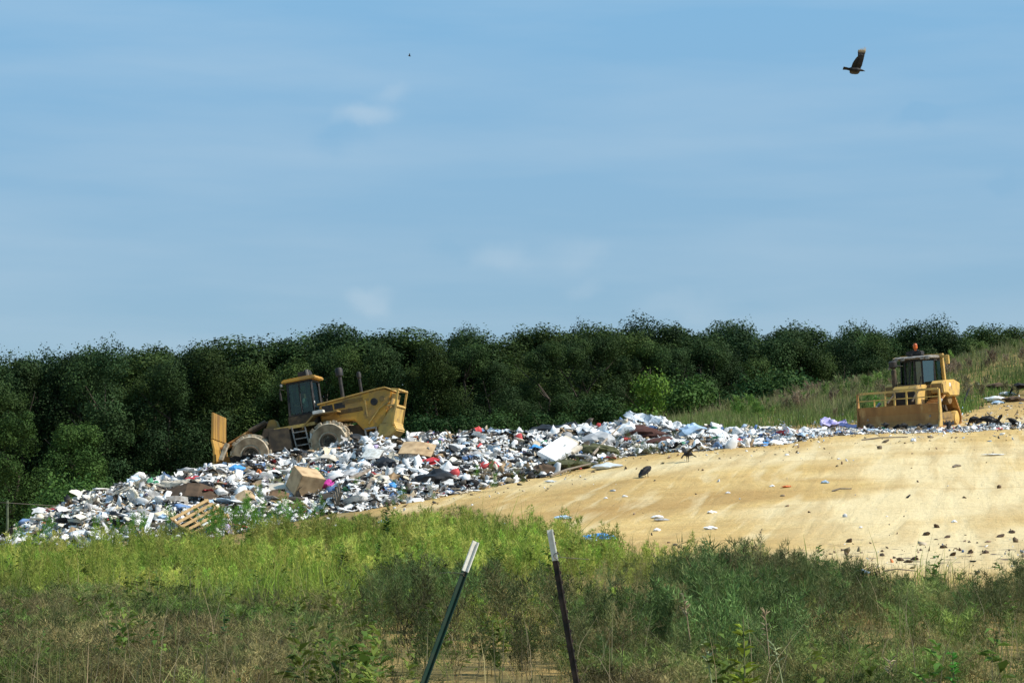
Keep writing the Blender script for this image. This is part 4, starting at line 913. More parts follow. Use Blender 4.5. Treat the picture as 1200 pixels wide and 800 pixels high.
# pieces lying alone on the sand and in the grass
lone = [(704, 632, .62, 'blue', 'bright blue plastic wrap lying alone on the lower sand', (1.5, .8, .5)), (692, 634, .35, 'pale_blue', 'pale blue scrap at the left end of the blue wrap', (1.4, .7, .5)), (486, 660, .38, 'white', 'white scrap in the green grass left of the fence posts', (1.6, .8, .5)), (710, 584, .15, 'white', 'tiny white scrap on the sand, left of a pair'), (732, 582, .18, 'white', 'tiny white scrap on the sand, right of a pair'), (660, 608, .4, 'pale_blue', 'flat pale scrap on the sand above the right fence post', (1.5, .8, .5)), (771, 607, .3, 'white', 'white scrap midway up the sand at center', (1.4, .8, .6)), (776, 610, .3, 'grey', 'grey scrap touching the white scrap at center of the sand', (1.8, .7, .4)), (770, 622, .24, 'white', 'small white scrap below the grey scrap on the sand'), (832, 620, .3, 'white', 'white scrap near the thin bare stalk', (1.3, .8, .6)), (834, 601, .26, 'white', 'flat white scrap right of the center of the sand', (1.4, .8, .6)), (853, 578, .18, 'white', 'small white dot of litter on the mid sand'), (905, 570, .2, 'white', 'white scrap left of the orange scrap on the sand'), (922, 571, .26, 'orange', 'orange scrap on the mid sand', (1.3, .8, .6)), (967, 566, .28, 'pale_blue', 'pale lilac blue scrap on the mid sand'), (983, 538, .14, 'white', 'tiny white scrap on the upper sand'), (1164, 534, .42, 'white', 'flat white scrap on the pale sand below the vultures', (2.2, .8, .25)), (1118, 612, .2, 'white', 'white scrap on the pebbly patch at right'), (1009, 618, .12, 'white', 'tiny white scrap on the lower right sand'), (1009, 672, .3, 'pale_blue', 'dull blue scrap at the weed edge on the right', (1.5, .8, .6)), (1129, 480, .42, 'pale_blue', 'pale blue bag behind the bulldozer track'), (1070, 517, .3, 'clear', 'milky bottle on the sand below the dozer blade', (.8, .8, 1)), (450, 612, .3, 'pale_blue', 'pale blue scrap at the edge of the green grass', (1.6, .8, .5)), (384, 628, .3, 'white', 'white scrap in the grass below the grey pallet'), (935, 734, .09, 'white', 'tiny white scrap caught in the dark weeds'), (645, 565, .3, 'clear', 'milky scrap under the long tan branch', (1.5, .8, .5)), (1146, 451, .3, 'white', 'white bag in the grass behind the bulldozer'), (1160, 455, .22, 'white', 'small white scrap in the slope grass at the right'), (978, 426+60, .2, 'white', 'white scrap in the grass left of the bulldozer'), (60, 655, .25, 'white', 'white scrap in the grass at the left edge'), (95, 664, .25, 'white', 'pale scrap in the left grass'), (208, 652, .3, 'white', 'white scrap in the weeds below the brown lump')]
for i, q in enumerate(lone):
    bag_obj(q[0], q[1], q[2]*.8, RM[q[3]], q[4], 850+i, 'litter', q[5] if len(q) > 5 else (1, .8, .7), yaw=random.uniform(0, 40), name='litter_scrap')
# dirt mound with rubbish at the far right, dark clods in the pebbly patch
for i, (u_, v_, s) in enumerate(((1056, 657, .26), (1072, 656, .3), (1064, 659, .24), (1116, 651, .24), (1155, 648, .26), (1137, 648, .26), (1190, 661, .26), (1172, 629, .3), (1106, 642, .28), (1085, 627, .3), (1186, 624, .3), (1098, 618, .3), (1034, 651, .22), (1110, 630, .25), (995, 635, .3))):
    bag_obj(u_, v_, s*.6, RM['brown'], 'dark earth clod on the pebbly patch at lower right', 890+i, 'clod', (1.2, .8, .85), roll=random.uniform(-40, 40), yaw=random.uniform(0, 180), up=.02, name='earth_clod')['group'] = 'dark clods on the pebbly patch'
for i, (u_, v_, s, k, lab) in enumerate(((1166, 470, .7, 'white', 'white sacking heap on the dirt bank at the right'), (1180, 463, .5, 'white', 'small white bag on the dirt bank below the far vulture'), (1170, 473, .4, 'pale_blue', 'pale blue bag at the foot of the dirt bank'), (1188, 470, .7, 'brown', 'brown dirt lump at the right edge of the bank'), (1172, 456, .9, 'brown', 'brown earth lump on the dirt bank top'))):
    bag_obj(u_, v_, s, RM[k], lab, 920+i, 'clod' if k == 'brown' else 'bag', (1.4, .8, .6), name='earth_clod' if k == 'brown' else 'plastic_bag')
# ------------------------------------------------------------------ people and birds: one remeshed skin
def skin_mesh(name, chains, vox=.02, extra=None):
    mb = MB()
    for pts, rad, *n in chains: mb.tube(pts, rad, n[0] if n else 10, True, n[1] if len(n) > 1 else 1.0)
    if extra: extra(mb)
    o = mb.build('tmp', None); r = o.modifiers.new('r', 'REMESH'); r.mode = 'VOXEL'; r.voxel_size = vox; r.use_smooth_shade = True
    s = o.modifiers.new('s', 'SMOOTH'); s.iterations = 2; s.factor = .5
    dg = bpy.context.evaluated_depsgraph_get(); me = bpy.data.meshes.new_from_object(o.evaluated_get(dg)); me.name = name
    bpy.data.objects.remove(o); me.materials.clear(); return me
def seated_person(M, label):
    t = bpy.data.objects.new('person', None)
    body = skin_mesh('person', [
        ([(0,0,.02),(.0,0,.25),(.02,0,.48),(.03,0,.56)], [.15,.14,.17,.09], 14, 1.25), ([(.03,0,.54),(.05,0,.64)], [.06,.055]),
        ([(.05,0,.60),(.07,0,.68),(.08,0,.76),(.06,0,.86)], [.06,.095,.105,.05], 14), ([(.17,0,.73),(.205,0,.715)], [.03,.015]),
        ([(.07,.10,.75),(.07,.125,.75)], [.03,.02]), ([(.07,-.10,.75),(.07,-.125,.75)], [.03,.02]),
        *[([(.03,s*.19,.5),(.12,s*.26,.25),(.38,s*.2,.22),(.46,s*.17,.26)], [.065,.052,.042,.035]) for s in (-1,1)],
        *[([(.46,s*.17+k*.02,.26),(.52,s*.17+k*.022,.28-abs(k)*.006),(.53,s*.17+k*.022,.25)], [.012,.010,.008], 6) for s in (-1,1) for k in (-1.5,-.5,.5,1.5)],
        *[([(.44,s*.15,.28),(.49,s*.13,.31)], [.013,.009], 6) for s in (-1,1)],
        *[([(0,s*.09,.02),(.45,s*.13,.04),(.52,s*.13,-.40),(.66,s*.13,-.44)], [.10,.075,.05,.04]) for s in (-1,1)]], .014)
    o = link('person', body, MT['skin'], None, M); tag(o, label, 'person')
    link('shirt', skin_mesh('shirt', [([(0,0,.0),(.0,0,.25),(.02,0,.48),(.03,0,.555)], [.165,.155,.185,.09], 14, 1.25), *[([(.03,s*.19,.5),(.10,s*.25,.3)], [.078,.068]) for s in (-1,1)]], .016), MT['shirt'], o)
    link('trousers', skin_mesh('trousers', [([(-.02,0,.0),(.0,0,.10)], [.165,.165], 14, 1.25), *[([(0,s*.09,.02),(.45,s*.13,.04),(.52,s*.13,-.38)], [.112,.088,.065]) for s in (-1,1)]], .016), MT['jeans'], o)
    link('hair', skin_mesh('hair', [([(.045,0,.74),(.05,0,.82),(.055,0,.88)], [.108,.112,.06], 14)], .014), MT['hair'], o)
    return o
# ------------------------------------------------------------------ landfill compactor  (X forward, Y to its left, Z up)
def frame_m(p, fwd, pitch=0, roll=0):
    yaw = math.atan2(fwd[1], fwd[0]); return Matrix.Translation(p) @ Matrix.Rotation(yaw, 4, 'Z') @ Matrix.Rotation(R(pitch), 4, 'Y') @ Matrix.Rotation(R(roll), 4, 'X')
ya = R(8.5); pc = P(352, 547, 101.2)
CM = frame_m(pc, (-math.cos(ya), math.sin(ya)), 9.3, 0)
c = empty('landfill_compactor', CM, 'yellow landfill compactor with steel drum wheels nose down on the refuse', 'compactor')
X0 = -1.9                                                   # rear axle; s = X - X0
def S(s): return X0+s
Ye, Yp, Yd, Dk, Dd = MT['yellow'], MT['yellow_pale'], MT['yellow_dirty'], MT['dark'], MT['dark_dirt']
ART = Matrix.Translation((S(1.65), 0, 0)) @ Matrix.Rotation(R(7), 4, 'Z') @ Matrix.Translation((-S(1.65), 0, 0))
def drum(x, y, side):
    w_ = MB().lathe([(.45, -.5), (.80, -.5), (.83, -.46), (.83, .46), (.80, .5), (.45, .5)], 36).build('wheel', MT['mud'], c, M=(ART if x > 0 else Matrix()) @ Matrix.Translation((x, y, .77)))
    mb = MB(); r = random.Random(int(x*10+y*3))
    for row in range(4):
        for k in range(13):
            a = 2*math.pi*(k+.5*(row % 2))/13; q = Matrix.Rotation(-a, 3, 'Y'); hgt = r.uniform(.13, .2)
            mb.box(q @ Vector((.82+hgt/2-.03, -.375+row*.25, 0)), (hgt, .17, .2), q, 1)
    mb.build('tread_teeth', MT['mud'], w_, .02)
    MB().lathe([(.0, .46*side), (.46, .46*side), (.46, .515*side), (.78, .512*side), (.78, .49*side)] if side > 0 else [(.0, -.46), (.46, -.46), (.46, -.515), (.78, -.512), (.78, -.49)], 32).build('side_disc', MT['mud_brown'], w_)
    MB().lathe([(.0, .50*side), (.17, .50*side), (.2, .46*side)], 20).build('hub', Dk, w_)
    mb = MB().lathe([(.27, .42*side), (.30, .535*side), (.36, .535*side), (.40, .50*side)], 28); mb.build('hub_ring', Dd, w_)
for x in (S(0), S(3.8)):
    for sd_ in (-1, 1): drum(x, sd_*1.38, sd_)
# rear frame, hood
MB().box((S(-.55), 0, 1.12), (3.6, 1.1, .6)).build('rear_frame', Dd, c, .03)
hood = [(S(.42), 1.75), (S(.42), 2.56), (S(-.2), 2.62), (S(-2.3), 2.80), (S(-2.65), 2.78), (S(-3.0), 2.6), (S(-2.4), 1.12), (S(-1.5), 1.02), (S(-1.1), 1.6)]
MB().prism(hood, -.88, .88).build('engine_hood', Ye, c, .05)
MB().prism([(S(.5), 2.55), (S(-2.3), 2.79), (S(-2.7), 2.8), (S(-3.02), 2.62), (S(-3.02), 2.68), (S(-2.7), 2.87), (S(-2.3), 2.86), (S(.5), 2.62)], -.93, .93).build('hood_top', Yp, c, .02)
for sy in (-1, 1):
    y = sy*.885
    MB().box((S(.05), y, 2.32), (.5, .02, .32)).build('intake_window', Dk, c)
    MB().box((S(-.52), y, 2.37), (.5, .02, .26)).build('intake_window', Dk, c)
    mb = MB()
    for k in range(6): mb.box((S(-.95), y, 2.02-.04+k*.035), (1.2, .024, .018))
    mb.build('louvre_panel', Dd, c)
    mb = MB()
    for k in range(5): mb.box((S(-1.15), y, 2.40+k*.04), (.95, .024, .02))
    mb.build('louvre_panel', MT['yellow_dirty'], c)
    MB().box((S(-1.72), y, 2.05), (.05, .05, .75)).build('door_post', Yp, c)
    MB().lathe([(0, y+.03*sy), (.16, y+.03*sy), (.17, y)], 18, 'y', (S(-2.12), 0, 2.28)).build('filler_cap', Dk, c)
    MB().lathe([(0, y+.02*sy), (.12, y+.02*sy), (.13, y)], 18, 'y', (S(-2.5), 0, 2.35)).build('access_cap', Yd, c)
    mb = MB().tube([(S(-1.75), sy*.98, 1.35), (S(-2.35), sy*.98, 1.95), (S(-2.8), sy*.98, 2.15)], .028, 6).tube([(S(-1.75), sy*.98, 1.35), (S(-1.75), sy*.88, 1.3)], .025, 6).tube([(S(-2.8), sy*.98, 2.15), (S(-2.8), sy*.86, 2.15)], .025, 6)
    mb.build('handrail', Yp, c)
    # rear step
    mb = MB(); z0 = .72
    for a_, b_ in (((-1.55, z0), (-1.55, z0+.42)), ((-2.05, z0), (-2.05, z0+.42)), ((-1.55, z0), (-2.05, z0)), ((-1.55, z0+.4), (-2.05, z0+.4))):
        mb.bar((S(a_[0]), sy*1.0, a_[1]), (S(b_[0]), sy*1.0, b_[1]), .07)
    mb.bar((S(-1.8), sy*.98, z0+.4), (S(-1.8), sy*.6, z0+.45), .07); mb.build('rear_step', MT['grey'], c)
    # fender above the rear drum, deck and ladder
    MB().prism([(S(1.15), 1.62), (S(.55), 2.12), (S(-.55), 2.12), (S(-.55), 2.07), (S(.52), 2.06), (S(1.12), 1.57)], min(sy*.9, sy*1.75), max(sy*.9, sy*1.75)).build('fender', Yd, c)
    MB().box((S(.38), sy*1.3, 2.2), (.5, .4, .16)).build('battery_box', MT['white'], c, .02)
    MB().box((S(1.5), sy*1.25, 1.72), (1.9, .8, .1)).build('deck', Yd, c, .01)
    MB().box((S(1.5), sy*1.655, 1.72), (1.9, .03, .14)).build('deck_edge', Yp, c)
    mb = MB()
    for s_ in (1.62, 1.02): mb.bar((S(s_), sy*1.68, 1.7), (S(s_-.12), sy*1.68, .45), .06)
    for k in range(4): mb.box((S(1.27-k*.03), sy*1.68, 1.45-k*.3), (.55, .12, .05))
    mb.build('ladder', MT['grey'], c)
    MB().bar((S(.80), sy*1.72, .9), (S(.76), sy*1.72, 1.35), .1).build('grab_handle', MT['white'], c)
# radiator guard at the tail
mb = MB()
for y in (-1.02, 1.02):
    mb.bar((S(-3.02), y, 2.70), (S(-3.32), y, 2.62), .09).bar((S(-3.32), y, 2.64), (S(-2.82), y, 1.1), .09).bar((S(-3.16), y, 1.95), (S(-2.7), y, 2.0), .07)
for a_, z in ((-3.32, 2.62), (-3.1, 1.93), (-2.86, 1.15)): mb.box((S(a_), 0, z), (.09, 2.1, .09))
mb.build('radiator_guard', Yp, c, .01)
MB().prism([(S(-2.99), 2.52), (S(-2.47), 1.32), (S(-2.53), 1.3), (S(-3.06), 2.5)], -.8, .8).build('radiator_grille', Yp, c)
MB().prism([(S(-2.2), 1.25), (S(-2.85), 1.3), (S(-2.98), .85), (S(-2.6), .58), (S(-2.0), .66)], -.98, .98).build('counterweight', Yp, c, .05)
MB().prism([(S(-3.0), 2.05), (S(-3.12), 2.0), (S(-2.86), 1.2), (S(-2.3), 1.22), (S(-2.5), 1.5)], -.96, .96).build('tail_plate', Yp, c, .03)
# stacks
def stack(s, y, z0, z1, r0, r1, zz):
    return MB().lathe([(0, z0), (r0, z0), (r0, zz), (r1, zz+.03), (r1*1.05, z1-.12), (r1*.8, z1-.02), (0, z1)], 16, 'z', (S(s), y, 0)).build('exhaust_stack', Dk, c, smooth=True)
stack(-.62, .35, 2.6, 4.14, .085, .17, 3.72); stack(-1.38, -.25, 2.65, 3.86, .07, .10, 3.55)
def K(s): return S(1.22+(s-1.22)*.74)
# cab
MB().box((K(1.3), 0, 2.02), (1.35, 1.5, .52)).build('cab_base', Dd, c, .03)
mb = MB()
for s_, t_ in ((.50, .46), (1.28, 1.24), (2.08, 1.95)):
    for y in (-.72, .72): mb.bar((K(s_), y, 2.27), (K(t_), y*.97, 3.78), .1 if s_ != 1.28 else .07)
for y in (-.71, .71): mb.box((K(1.22), y, 3.76), (1.2, .08, .09)); mb.box((K(1.28), y, 2.30), (1.26, .08, .08))
for s_ in (.48, 1.97): mb.box((K(s_), 0, 3.76), (.08, 1.4, .09))
mb.box((K(.50), 0, 2.3), (.08, 1.4, .09)); mb.box((K(2.06), 0, 2.3), (.08, 1.4, .09))
mb.build('cab_frame', Dk, c, .01)
for y in (-.70, .70):
    for s0, s1, t0, t1 in ((.55, 1.24, .52, 1.2), (1.33, 2.02, 1.29, 1.9)):
        MB().prism([(K(s0), 2.36), (K(s1), 2.36), (K(t1), 3.71), (K(t0), 3.71)], y-.008, y+.008).build('cab_window', MT['glass'], c)
MB().box((K(.49), 0, 3.03), (.015, 1.3, 1.36)).build('rear_window', MT['glass'], c)
MB().bar((K(2.05), 0, 2.35), (K(1.93), 0, 3.72), 1.3, .015).build('windscreen', MT['glass'], c)
MB().prism([(K(2.28), 3.80), (K(2.32), 3.86), (K(2.15), 3.96), (K(.3), 4.0), (K(.12), 3.94), (K(.12), 3.82)], -.86, .86).build('cab_roof', Ye, c, .04)
mb = MB().box((K(.95), .1, 4.12), (.5, .8, .24)).box((K(.78), .1, 4.2), (.25, .5, .2)); mb.build('air_conditioner', Dk, c, .03)
MB().box((K(.68), .5, 4.15), (.1, .12, .28)).build('roof_lamp', MT['grey'], c, .02)
for y in (-.8, .8): MB().box((K(2.3), y, 3.72), (.1, .2, .14)).build('work_lamp', MT['grey'], c, .02)
for sy in (-1, 1):
    mb = MB().tube([(K(2.15), sy*.75, 3.5), (K(2.35), sy*1.05, 3.55), (K(2.35), sy*1.05, 3.35)], .02, 6).box((K(2.36), sy*1.05, 3.2), (.05, .2, .34)); mb.build('mirror', Dk, c)
    mb = MB().tube([(K(.42), sy*.95, 2.2), (K(.42), sy*.95, 2.95), (K(.36), sy*.75, 3.0)], .022, 6).build('handrail', Dk, c)
    MB().box((K(.42), sy*.8, 2.75), (.06, .1, .1)).build('tail_lamp', MT['white'], c)
MB().box((K(1.15), 0, 2.42), (.5, .55, .14)).box((K(.92), 0, 2.8), (.12, .5, .7)).build('seat', Dk, c, .04)
MB().tube([(K(1.85), 0, 2.3), (K(1.7), 0, 2.75)], .03, 8).lathe([(.17, -.015), (.19, 0), (.17, .015), (.15, 0)], 18, 'z', (K(1.68), 0, 2.77)).build('steering_wheel', Dk, c)
# front frame, arms, blade
MB().prism([(S(1.55), .55), (S(3.3), .55), (S(3.55), 1.2), (S(3.2), 1.95), (S(2.55), 1.85), (S(1.7), 1.7)], -.72, .72).build('front_frame', Dd, c, .04, M=ART)
MB().prism([(S(2.55), 1.8), (S(3.15), 1.9), (S(2.95), 2.32), (S(2.65), 2.28)], -.45, .45).build('lift_tower', Yd, c, .04, M=ART)
MB().lathe([(0, -.5), (.3, -.5), (.3, .5), (0, .5)], 16, 'z', (S(1.65), 0, 1.0)).build('articulation_joint', Dd, c)
for sy in (-1, 1):
    MB().prism([(S(1.9), .75), (S(3.0), .72), (S(2.9), 1.75), (S(1.95), 1.72)], min(sy*.74, sy*1.7), max(sy*.74, sy*1.7)).build('front_fender', Dd, c, .03, M=ART)
    MB().bar((S(3.2), sy*.45, .95), (S(5.5), sy*.9, .75), .22, .28).build('push_arm', Yd, c, .02, M=ART)
    MB().tube([(S(3.1), sy*.4, 2.25), (S(3.9), sy*.45, 1.95)], .10, 12).build('lift_cylinder', Dd, c, M=ART)
    MB().tube([(S(3.88), sy*.45, 1.95), (S(5.3), sy*.55, 1.35)], .06, 10).build('cylinder_rod', MT['rust'], c, M=ART)
    MB().box((S(4.95), sy*1.9, 1.1), (.16, .5, .8), Matrix.Rotation(R(-30), 3, 'Y')).build('blade_brace', MT['mud'], c, .02, M=ART)
prof = [(5.62, .25), (5.42, .75), (5.36, 1.3), (5.40, 1.75), (5.48, 1.75), (5.45, 1.3), (5.52, .78), (5.74, .28)]
MB().prism([(S(a_), z) for a_, z in prof], -1.85, 1.85).build('blade', MT['blade'], c, .01, M=ART)
mb = MB().prism([(S(5.36), 1.76), (S(5.18), 2.92), (S(5.26), 2.94), (S(5.46), 1.76)], -1.85, 1.85)
for k in range(7): mb.bar((S(5.37), -1.77+k*.59, 1.75), (S(5.19), -1.77+k*.59, 2.9), .05)
mb.build('trash_rack', MT['blade'], c, .008, M=ART)
seated_person(CM @ Matrix.Translation((S(1.18), 0, 2.52)), 'person in a pale shirt seated inside the compactor cab')

# ------------------------------------------------------------------ bulldozer
fy = R(31); gp = hit(1069, 501, 90, 120); gp = Vector(((1078-600)/F*103.2, 103.2, 0)); gp.z = float(surf_z(gp.x, gp.y))
DM = frame_m(gp+Vector((0, 0, -.08)), (-math.sin(fy), -math.cos(fy)), 3.0, 2.2)
b_ = empty('bulldozer', DM, 'yellow crawler bulldozer facing the camera with rusty blade and amber beacon', 'bulldozer')
TR = MT['rust']
def track(sy):
    yc = sy*1.02
    loop = []; 
    wheels = [((1.45, .42), .42), ((-1.75, .42), .42), ((-.95, 1.38), .42)]
    # hull around three circles, clockwise
    pts = []
    for (cx, cz), r in wheels:
        for k in range(40):
            a = 2*math.pi*k/40; pts.append((cx+r*math.cos(a), cz+r*math.sin(a)))
    pts.sort()
    def half(ps):
        h = []
        for p in ps:
            while len(h) > 1 and (h[-1][0]-h[-2][0])*(p[1]-h[-2][1])-(h[-1][1]-h[-2][1])*(p[0]-h[-2][0]) <= 0: h.pop()
            h.append(p)
        return h
    hull = half(pts)[:-1]+half(pts[::-1])[:-1]; n = len(hull)
    t = MB(); inner = []
    cx = sum(p[0] for p in hull)/n; cz = sum(p[1] for p in hull)/n
    vs = []; 
    ns = []
    for i in range(n):
        a_, c_ = hull[i-1], hull[(i+1) % n]; tx, tz = c_[0]-a_[0], c_[1]-a_[1]; l = math.hypot(tx, tz); ns.append((tz/l, -tx/l))
    for i in range(n):
        (x, z), (nx_, nz_) = hull[i], ns[i]
        for y, o in ((yc-.28, 0), (yc+.28, 0), (yc+.28, -.07), (yc-.28, -.07)): vs.append((x+nx_*o, y, z+nz_*o))
    fs = []
    for i in range(n):
        j = (i+1) % n
        for k in range(4): q = (k+1) % 4; fs.append((i*4+k, i*4+q, j*4+q, j*4+k))
    t.add(vs, fs)
    # grouser bars
    per = 0; acc = 0
    for i in range(n):
        a_, c_ = Vector((hull[i][0], 0, hull[i][1])), Vector((hull[(i+1) % n][0], 0, hull[(i+1) % n][1])); L_ = (c_-a_).length
        while acc < L_:
            p = a_.lerp(c_, acc/L_); nx_, nz_ = ns[i]; q = Matrix.Rotation(-math.atan2(nz_, nx_), 3, 'Y')
            t.box((p.x+nx_*.03, yc, p.z+nz_*.03), (.07, .57, .035), q); acc += .19
        acc -= L_
    tr = t.build('track', TR, b_)
    MB().prism([(1.2, .2), (1.2, .62), (-1.5, .62), (-1.5, .2)], yc-.16, yc+.16).build('track_frame', Yd, tr, .03)
    for i, ((cx, cz), r) in enumerate(wheels):
        nm = 'sprocket' if i == 2 else 'idler'
        MB().lathe([(.05, -.2), (r-.1, -.2), (r-.08, -.1), (r-.08, .1), (r-.1, .2), (.16, .22), (.05, .24)], 24, 'y', (cx, yc, cz)).build(nm, Yp if i != 2 else Yd, tr)
    mb = MB()
    for k in range(6): mb.lathe([(.03, -.18), (.13, -.18), (.13, .18), (.03, .18)], 12, 'y', (1.0-k*.45, yc, .16))
    mb.build('rollers', Dk, tr)
for sy in (-1, 1):
    track(sy)
    MB().bar((.1, sy*1.55, .55), (2.55, sy*1.55, .42), .16, .3).build('push_arm', Yd, b_, .03)
    MB().tube([(1.0, sy*1.5, 1.25), (2.0, sy*1.52, .75)], .075, 10).tube([(2.0, sy*1.52, .75), (2.6, sy*1.5, .5)], .045, 8).build('tilt_brace', MT['grey'], b_)
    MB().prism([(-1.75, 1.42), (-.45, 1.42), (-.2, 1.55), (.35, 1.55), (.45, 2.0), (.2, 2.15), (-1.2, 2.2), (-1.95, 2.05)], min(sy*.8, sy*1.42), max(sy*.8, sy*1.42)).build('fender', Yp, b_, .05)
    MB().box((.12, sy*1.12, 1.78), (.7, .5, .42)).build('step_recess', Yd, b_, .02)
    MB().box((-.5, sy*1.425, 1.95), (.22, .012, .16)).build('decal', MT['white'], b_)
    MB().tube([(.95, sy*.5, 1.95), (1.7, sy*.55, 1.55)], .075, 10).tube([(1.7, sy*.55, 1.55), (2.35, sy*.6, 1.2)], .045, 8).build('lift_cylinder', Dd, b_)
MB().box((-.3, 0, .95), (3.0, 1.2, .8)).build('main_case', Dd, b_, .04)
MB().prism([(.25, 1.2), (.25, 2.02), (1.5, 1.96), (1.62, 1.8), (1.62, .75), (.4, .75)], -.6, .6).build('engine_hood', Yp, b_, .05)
mb = MB().box((1.635, 0, 1.3), (.03, .95, .9))
for k in range(9): mb.box((1.655, 0, .92+k*.095), (.03, .92, .03))
mb.build('radiator_grille', Dk, b_)
mb = MB()
for k in range(5): mb.box((.55+k*.2, 0, 2.02), (.08, .8, .03))
mb.build('hood_louvre', Dk, b_)
MB().lathe([(0, 1.9), (.09, 1.9), (.11, 2.0), (.115, 2.75), (.07, 2.78), (.07, 2.86), (0, 2.86)], 16, 'z', (.95, -.72, 0)).build('exhaust_stack', MT['dark_dirt'], b_, smooth=True)
mb = MB().lathe([(0, 2.84), (.12, 2.84), (.19, 2.9), (.2, 3.12), (.14, 3.18), (0, 3.2)], 16, 'z', (.95, -.74, 0)); mb.build('air_precleaner', Dk, b_, smooth=True)
# cab
mb = MB()
for x, y in ((.28, -.42), (.28, .42), (-.25, -.82), (-.25, .82), (-1.25, -.82), (-1.25, .82)): mb.bar((x, y, 1.95), (x-.04, y*.97, 3.16), .09)
for y in (-.8, .8): mb.box((-.75, y, 3.16), (1.1, .09, .1))
mb.bar((.26, -.42, 3.16), (-.27, -.8, 3.16), .09).bar((.26, .42, 3.16), (-.27, .8, 3.16), .09).box((.25, 0, 3.16), (.09, .84, .1)).box((-1.27, 0, 3.16), (.09, 1.6, .1)).box((.3, .06, 2.55), (.06, .09, 1.2))
mb.build('cab_frame', Dk, b_, .01)
MB().box((-.5, 0, 1.75), (1.6, 1.6, .5)).build('cab_base', Yd, b_, .03)
MB().box((.275, -.2, 2.55), (.012, .42, 1.15)).build('windscreen', MT['glass'], b_); MB().box((.275, .24, 2.5), (.012, .3, 1.2)).build('windscreen', MT['glass_teal'], b_)
for sy in (-1, 1):
    MB().bar((.26, sy*.44, 2.55), (-.24, sy*.80, 2.55), .012, 1.15).build('door_window', MT['glass_teal'] if sy > 0 else MT['glass'], b_)
    MB().box((-.75, sy*.80, 2.6), (.95, .012, 1.05)).build('side_window', MT['glass'], b_)
MB().box((-1.26, 0, 2.6), (.012, 1.5, 1.0)).build('rear_window', MT['glass'], b_)
MB().prism([(.5, 3.22), (.55, 3.28), (.3, 3.36), (-1.4, 3.38), (-1.5, 3.3), (-1.45, 3.22)], -.92, .92).build('cab_roof', MT['grey'], b_, .03)
mb = MB()
for sy in (-1, 1):
    mb.bar((-1.0, sy*1.0, 2.0), (-.9, sy*.98, 3.3), .15)
mb.box((-.9, 0, 3.36), (.22, 2.12, .16)); mb.bar((-.85, 1.0, 3.3), (-.6, 1.35, 3.28), .13).box((-.6, 1.36, 3.12), (.16, .16, .42)).bar((-.85, -1.0, 3.3), (.45, -.85, 3.28), .12)
mb.build('rollover_bar', Yp, b_, .02)
MB().box((-.2, -.05, 3.5), (.5, .75, .22)).box((-.2, -.05, 3.62), (.3, .4, .1)).build('air_conditioner', Dk, b_, .04)
MB().lathe([(0, 3.62), (.06, 3.62), (.06, 3.72), (.10, 3.72), (.105, 3.78), (.10, 3.9), (.06, 3.96), (0, 3.97)], 16, 'z', (-.1, .02, 0)).build('beacon', MT['orange'], b_, smooth=True)
for y in (-.72, -.4, .55, .78): MB().box((.5, y, 3.24), (.12, .2, .14)).build('work_lamp', MT['grey'], b_, .02)
mb = MB().tube([(.3, -.5, 2.95), (.6, -.95, 3.0)], .025, 6).box((.62, -.98, 2.9), (.06, .28, .1), Matrix.Rotation(R(35), 3, 'X')); mb.build('mirror', MT['grey'], b_)
MB().box((-.75, 0, 2.0), (.5, .6, .15)).box((-1.0, 0, 2.45), (.14, .55, .8)).build('seat', Dk, b_, .04)
mb = MB().tube([(.55, .35, 1.98), (.5, .42, 2.4)], .03, 6).tube([(.5, -.2, 2.0), (.42, -.1, 2.75), (.3, -.02, 3.5)], .03, 6); mb.build('hose_guard', Dk, b_)
# blade: curved plate, corner bits, open trash rack
prof = [(2.72, .02), (2.52, .3), (2.46, .65), (2.56, 1.08), (2.63, 1.08), (2.55, .66), (2.60, .34), (2.80, .05)]
MB().prism(prof, -1.93, 1.93).build('blade', TR, b_, .006)
for sy in (-1, 1): MB().prism([(2.84, 0), (2.40, .02), (2.34, .7), (2.44, 1.72), (2.56, 1.72), (2.62, 1.1), (2.64, .6)], min(sy*1.935, sy*2.0), max(sy*1.935, sy*2.0)).build('end_plate', Yp if sy > 0 else TR, b_, .008)
mb = MB().bar((2.5, -1.93, 1.72), (2.5, 1.93, 1.72), .09, .10)
for y in (-.62, -.15, .42, .9): mb.bar((2.56, y, 1.08), (2.5, y, 1.7), .07)
mb.bar((2.54, -1.93, 1.38), (2.54, 1.93, 1.38), .045).bar((2.56, -1.15, 1.08), (2.52, -1.15, 1.42), .06); mb.build('trash_rack', MT['yellow_pale'], b_, .006)
MB().bar((2.79, -1.93, .05), (2.79, 1.93, .05), .04, .12).build('cutting_edge', MT['grey'], b_)
MB().box((-2.05, 0, 1.2), (.5, 1.3, .9)).build('ripper_mount', Dd, b_, .03)
for y in (-.5, .5): MB().prism([(-2.4, 1.5), (-2.2, 1.5), (-2.25, .7), (-2.1, .5), (-2.35, .6)], y-.05, y+.05).build('ripper_shank', Dd, b_)
pp = hit(1126, 478, 80, 130); q = P(1136, 455, pp.y+.4)
mb = MB().tube([(0, 0, -.2), (q-pp)*.5, q-pp], [.05, .05, .045], 8); tag(mb.build('pole', Dk, None, M=Matrix.Translation(pp)), 'black pole leaning out of the dirt right of the bulldozer', 'pole')
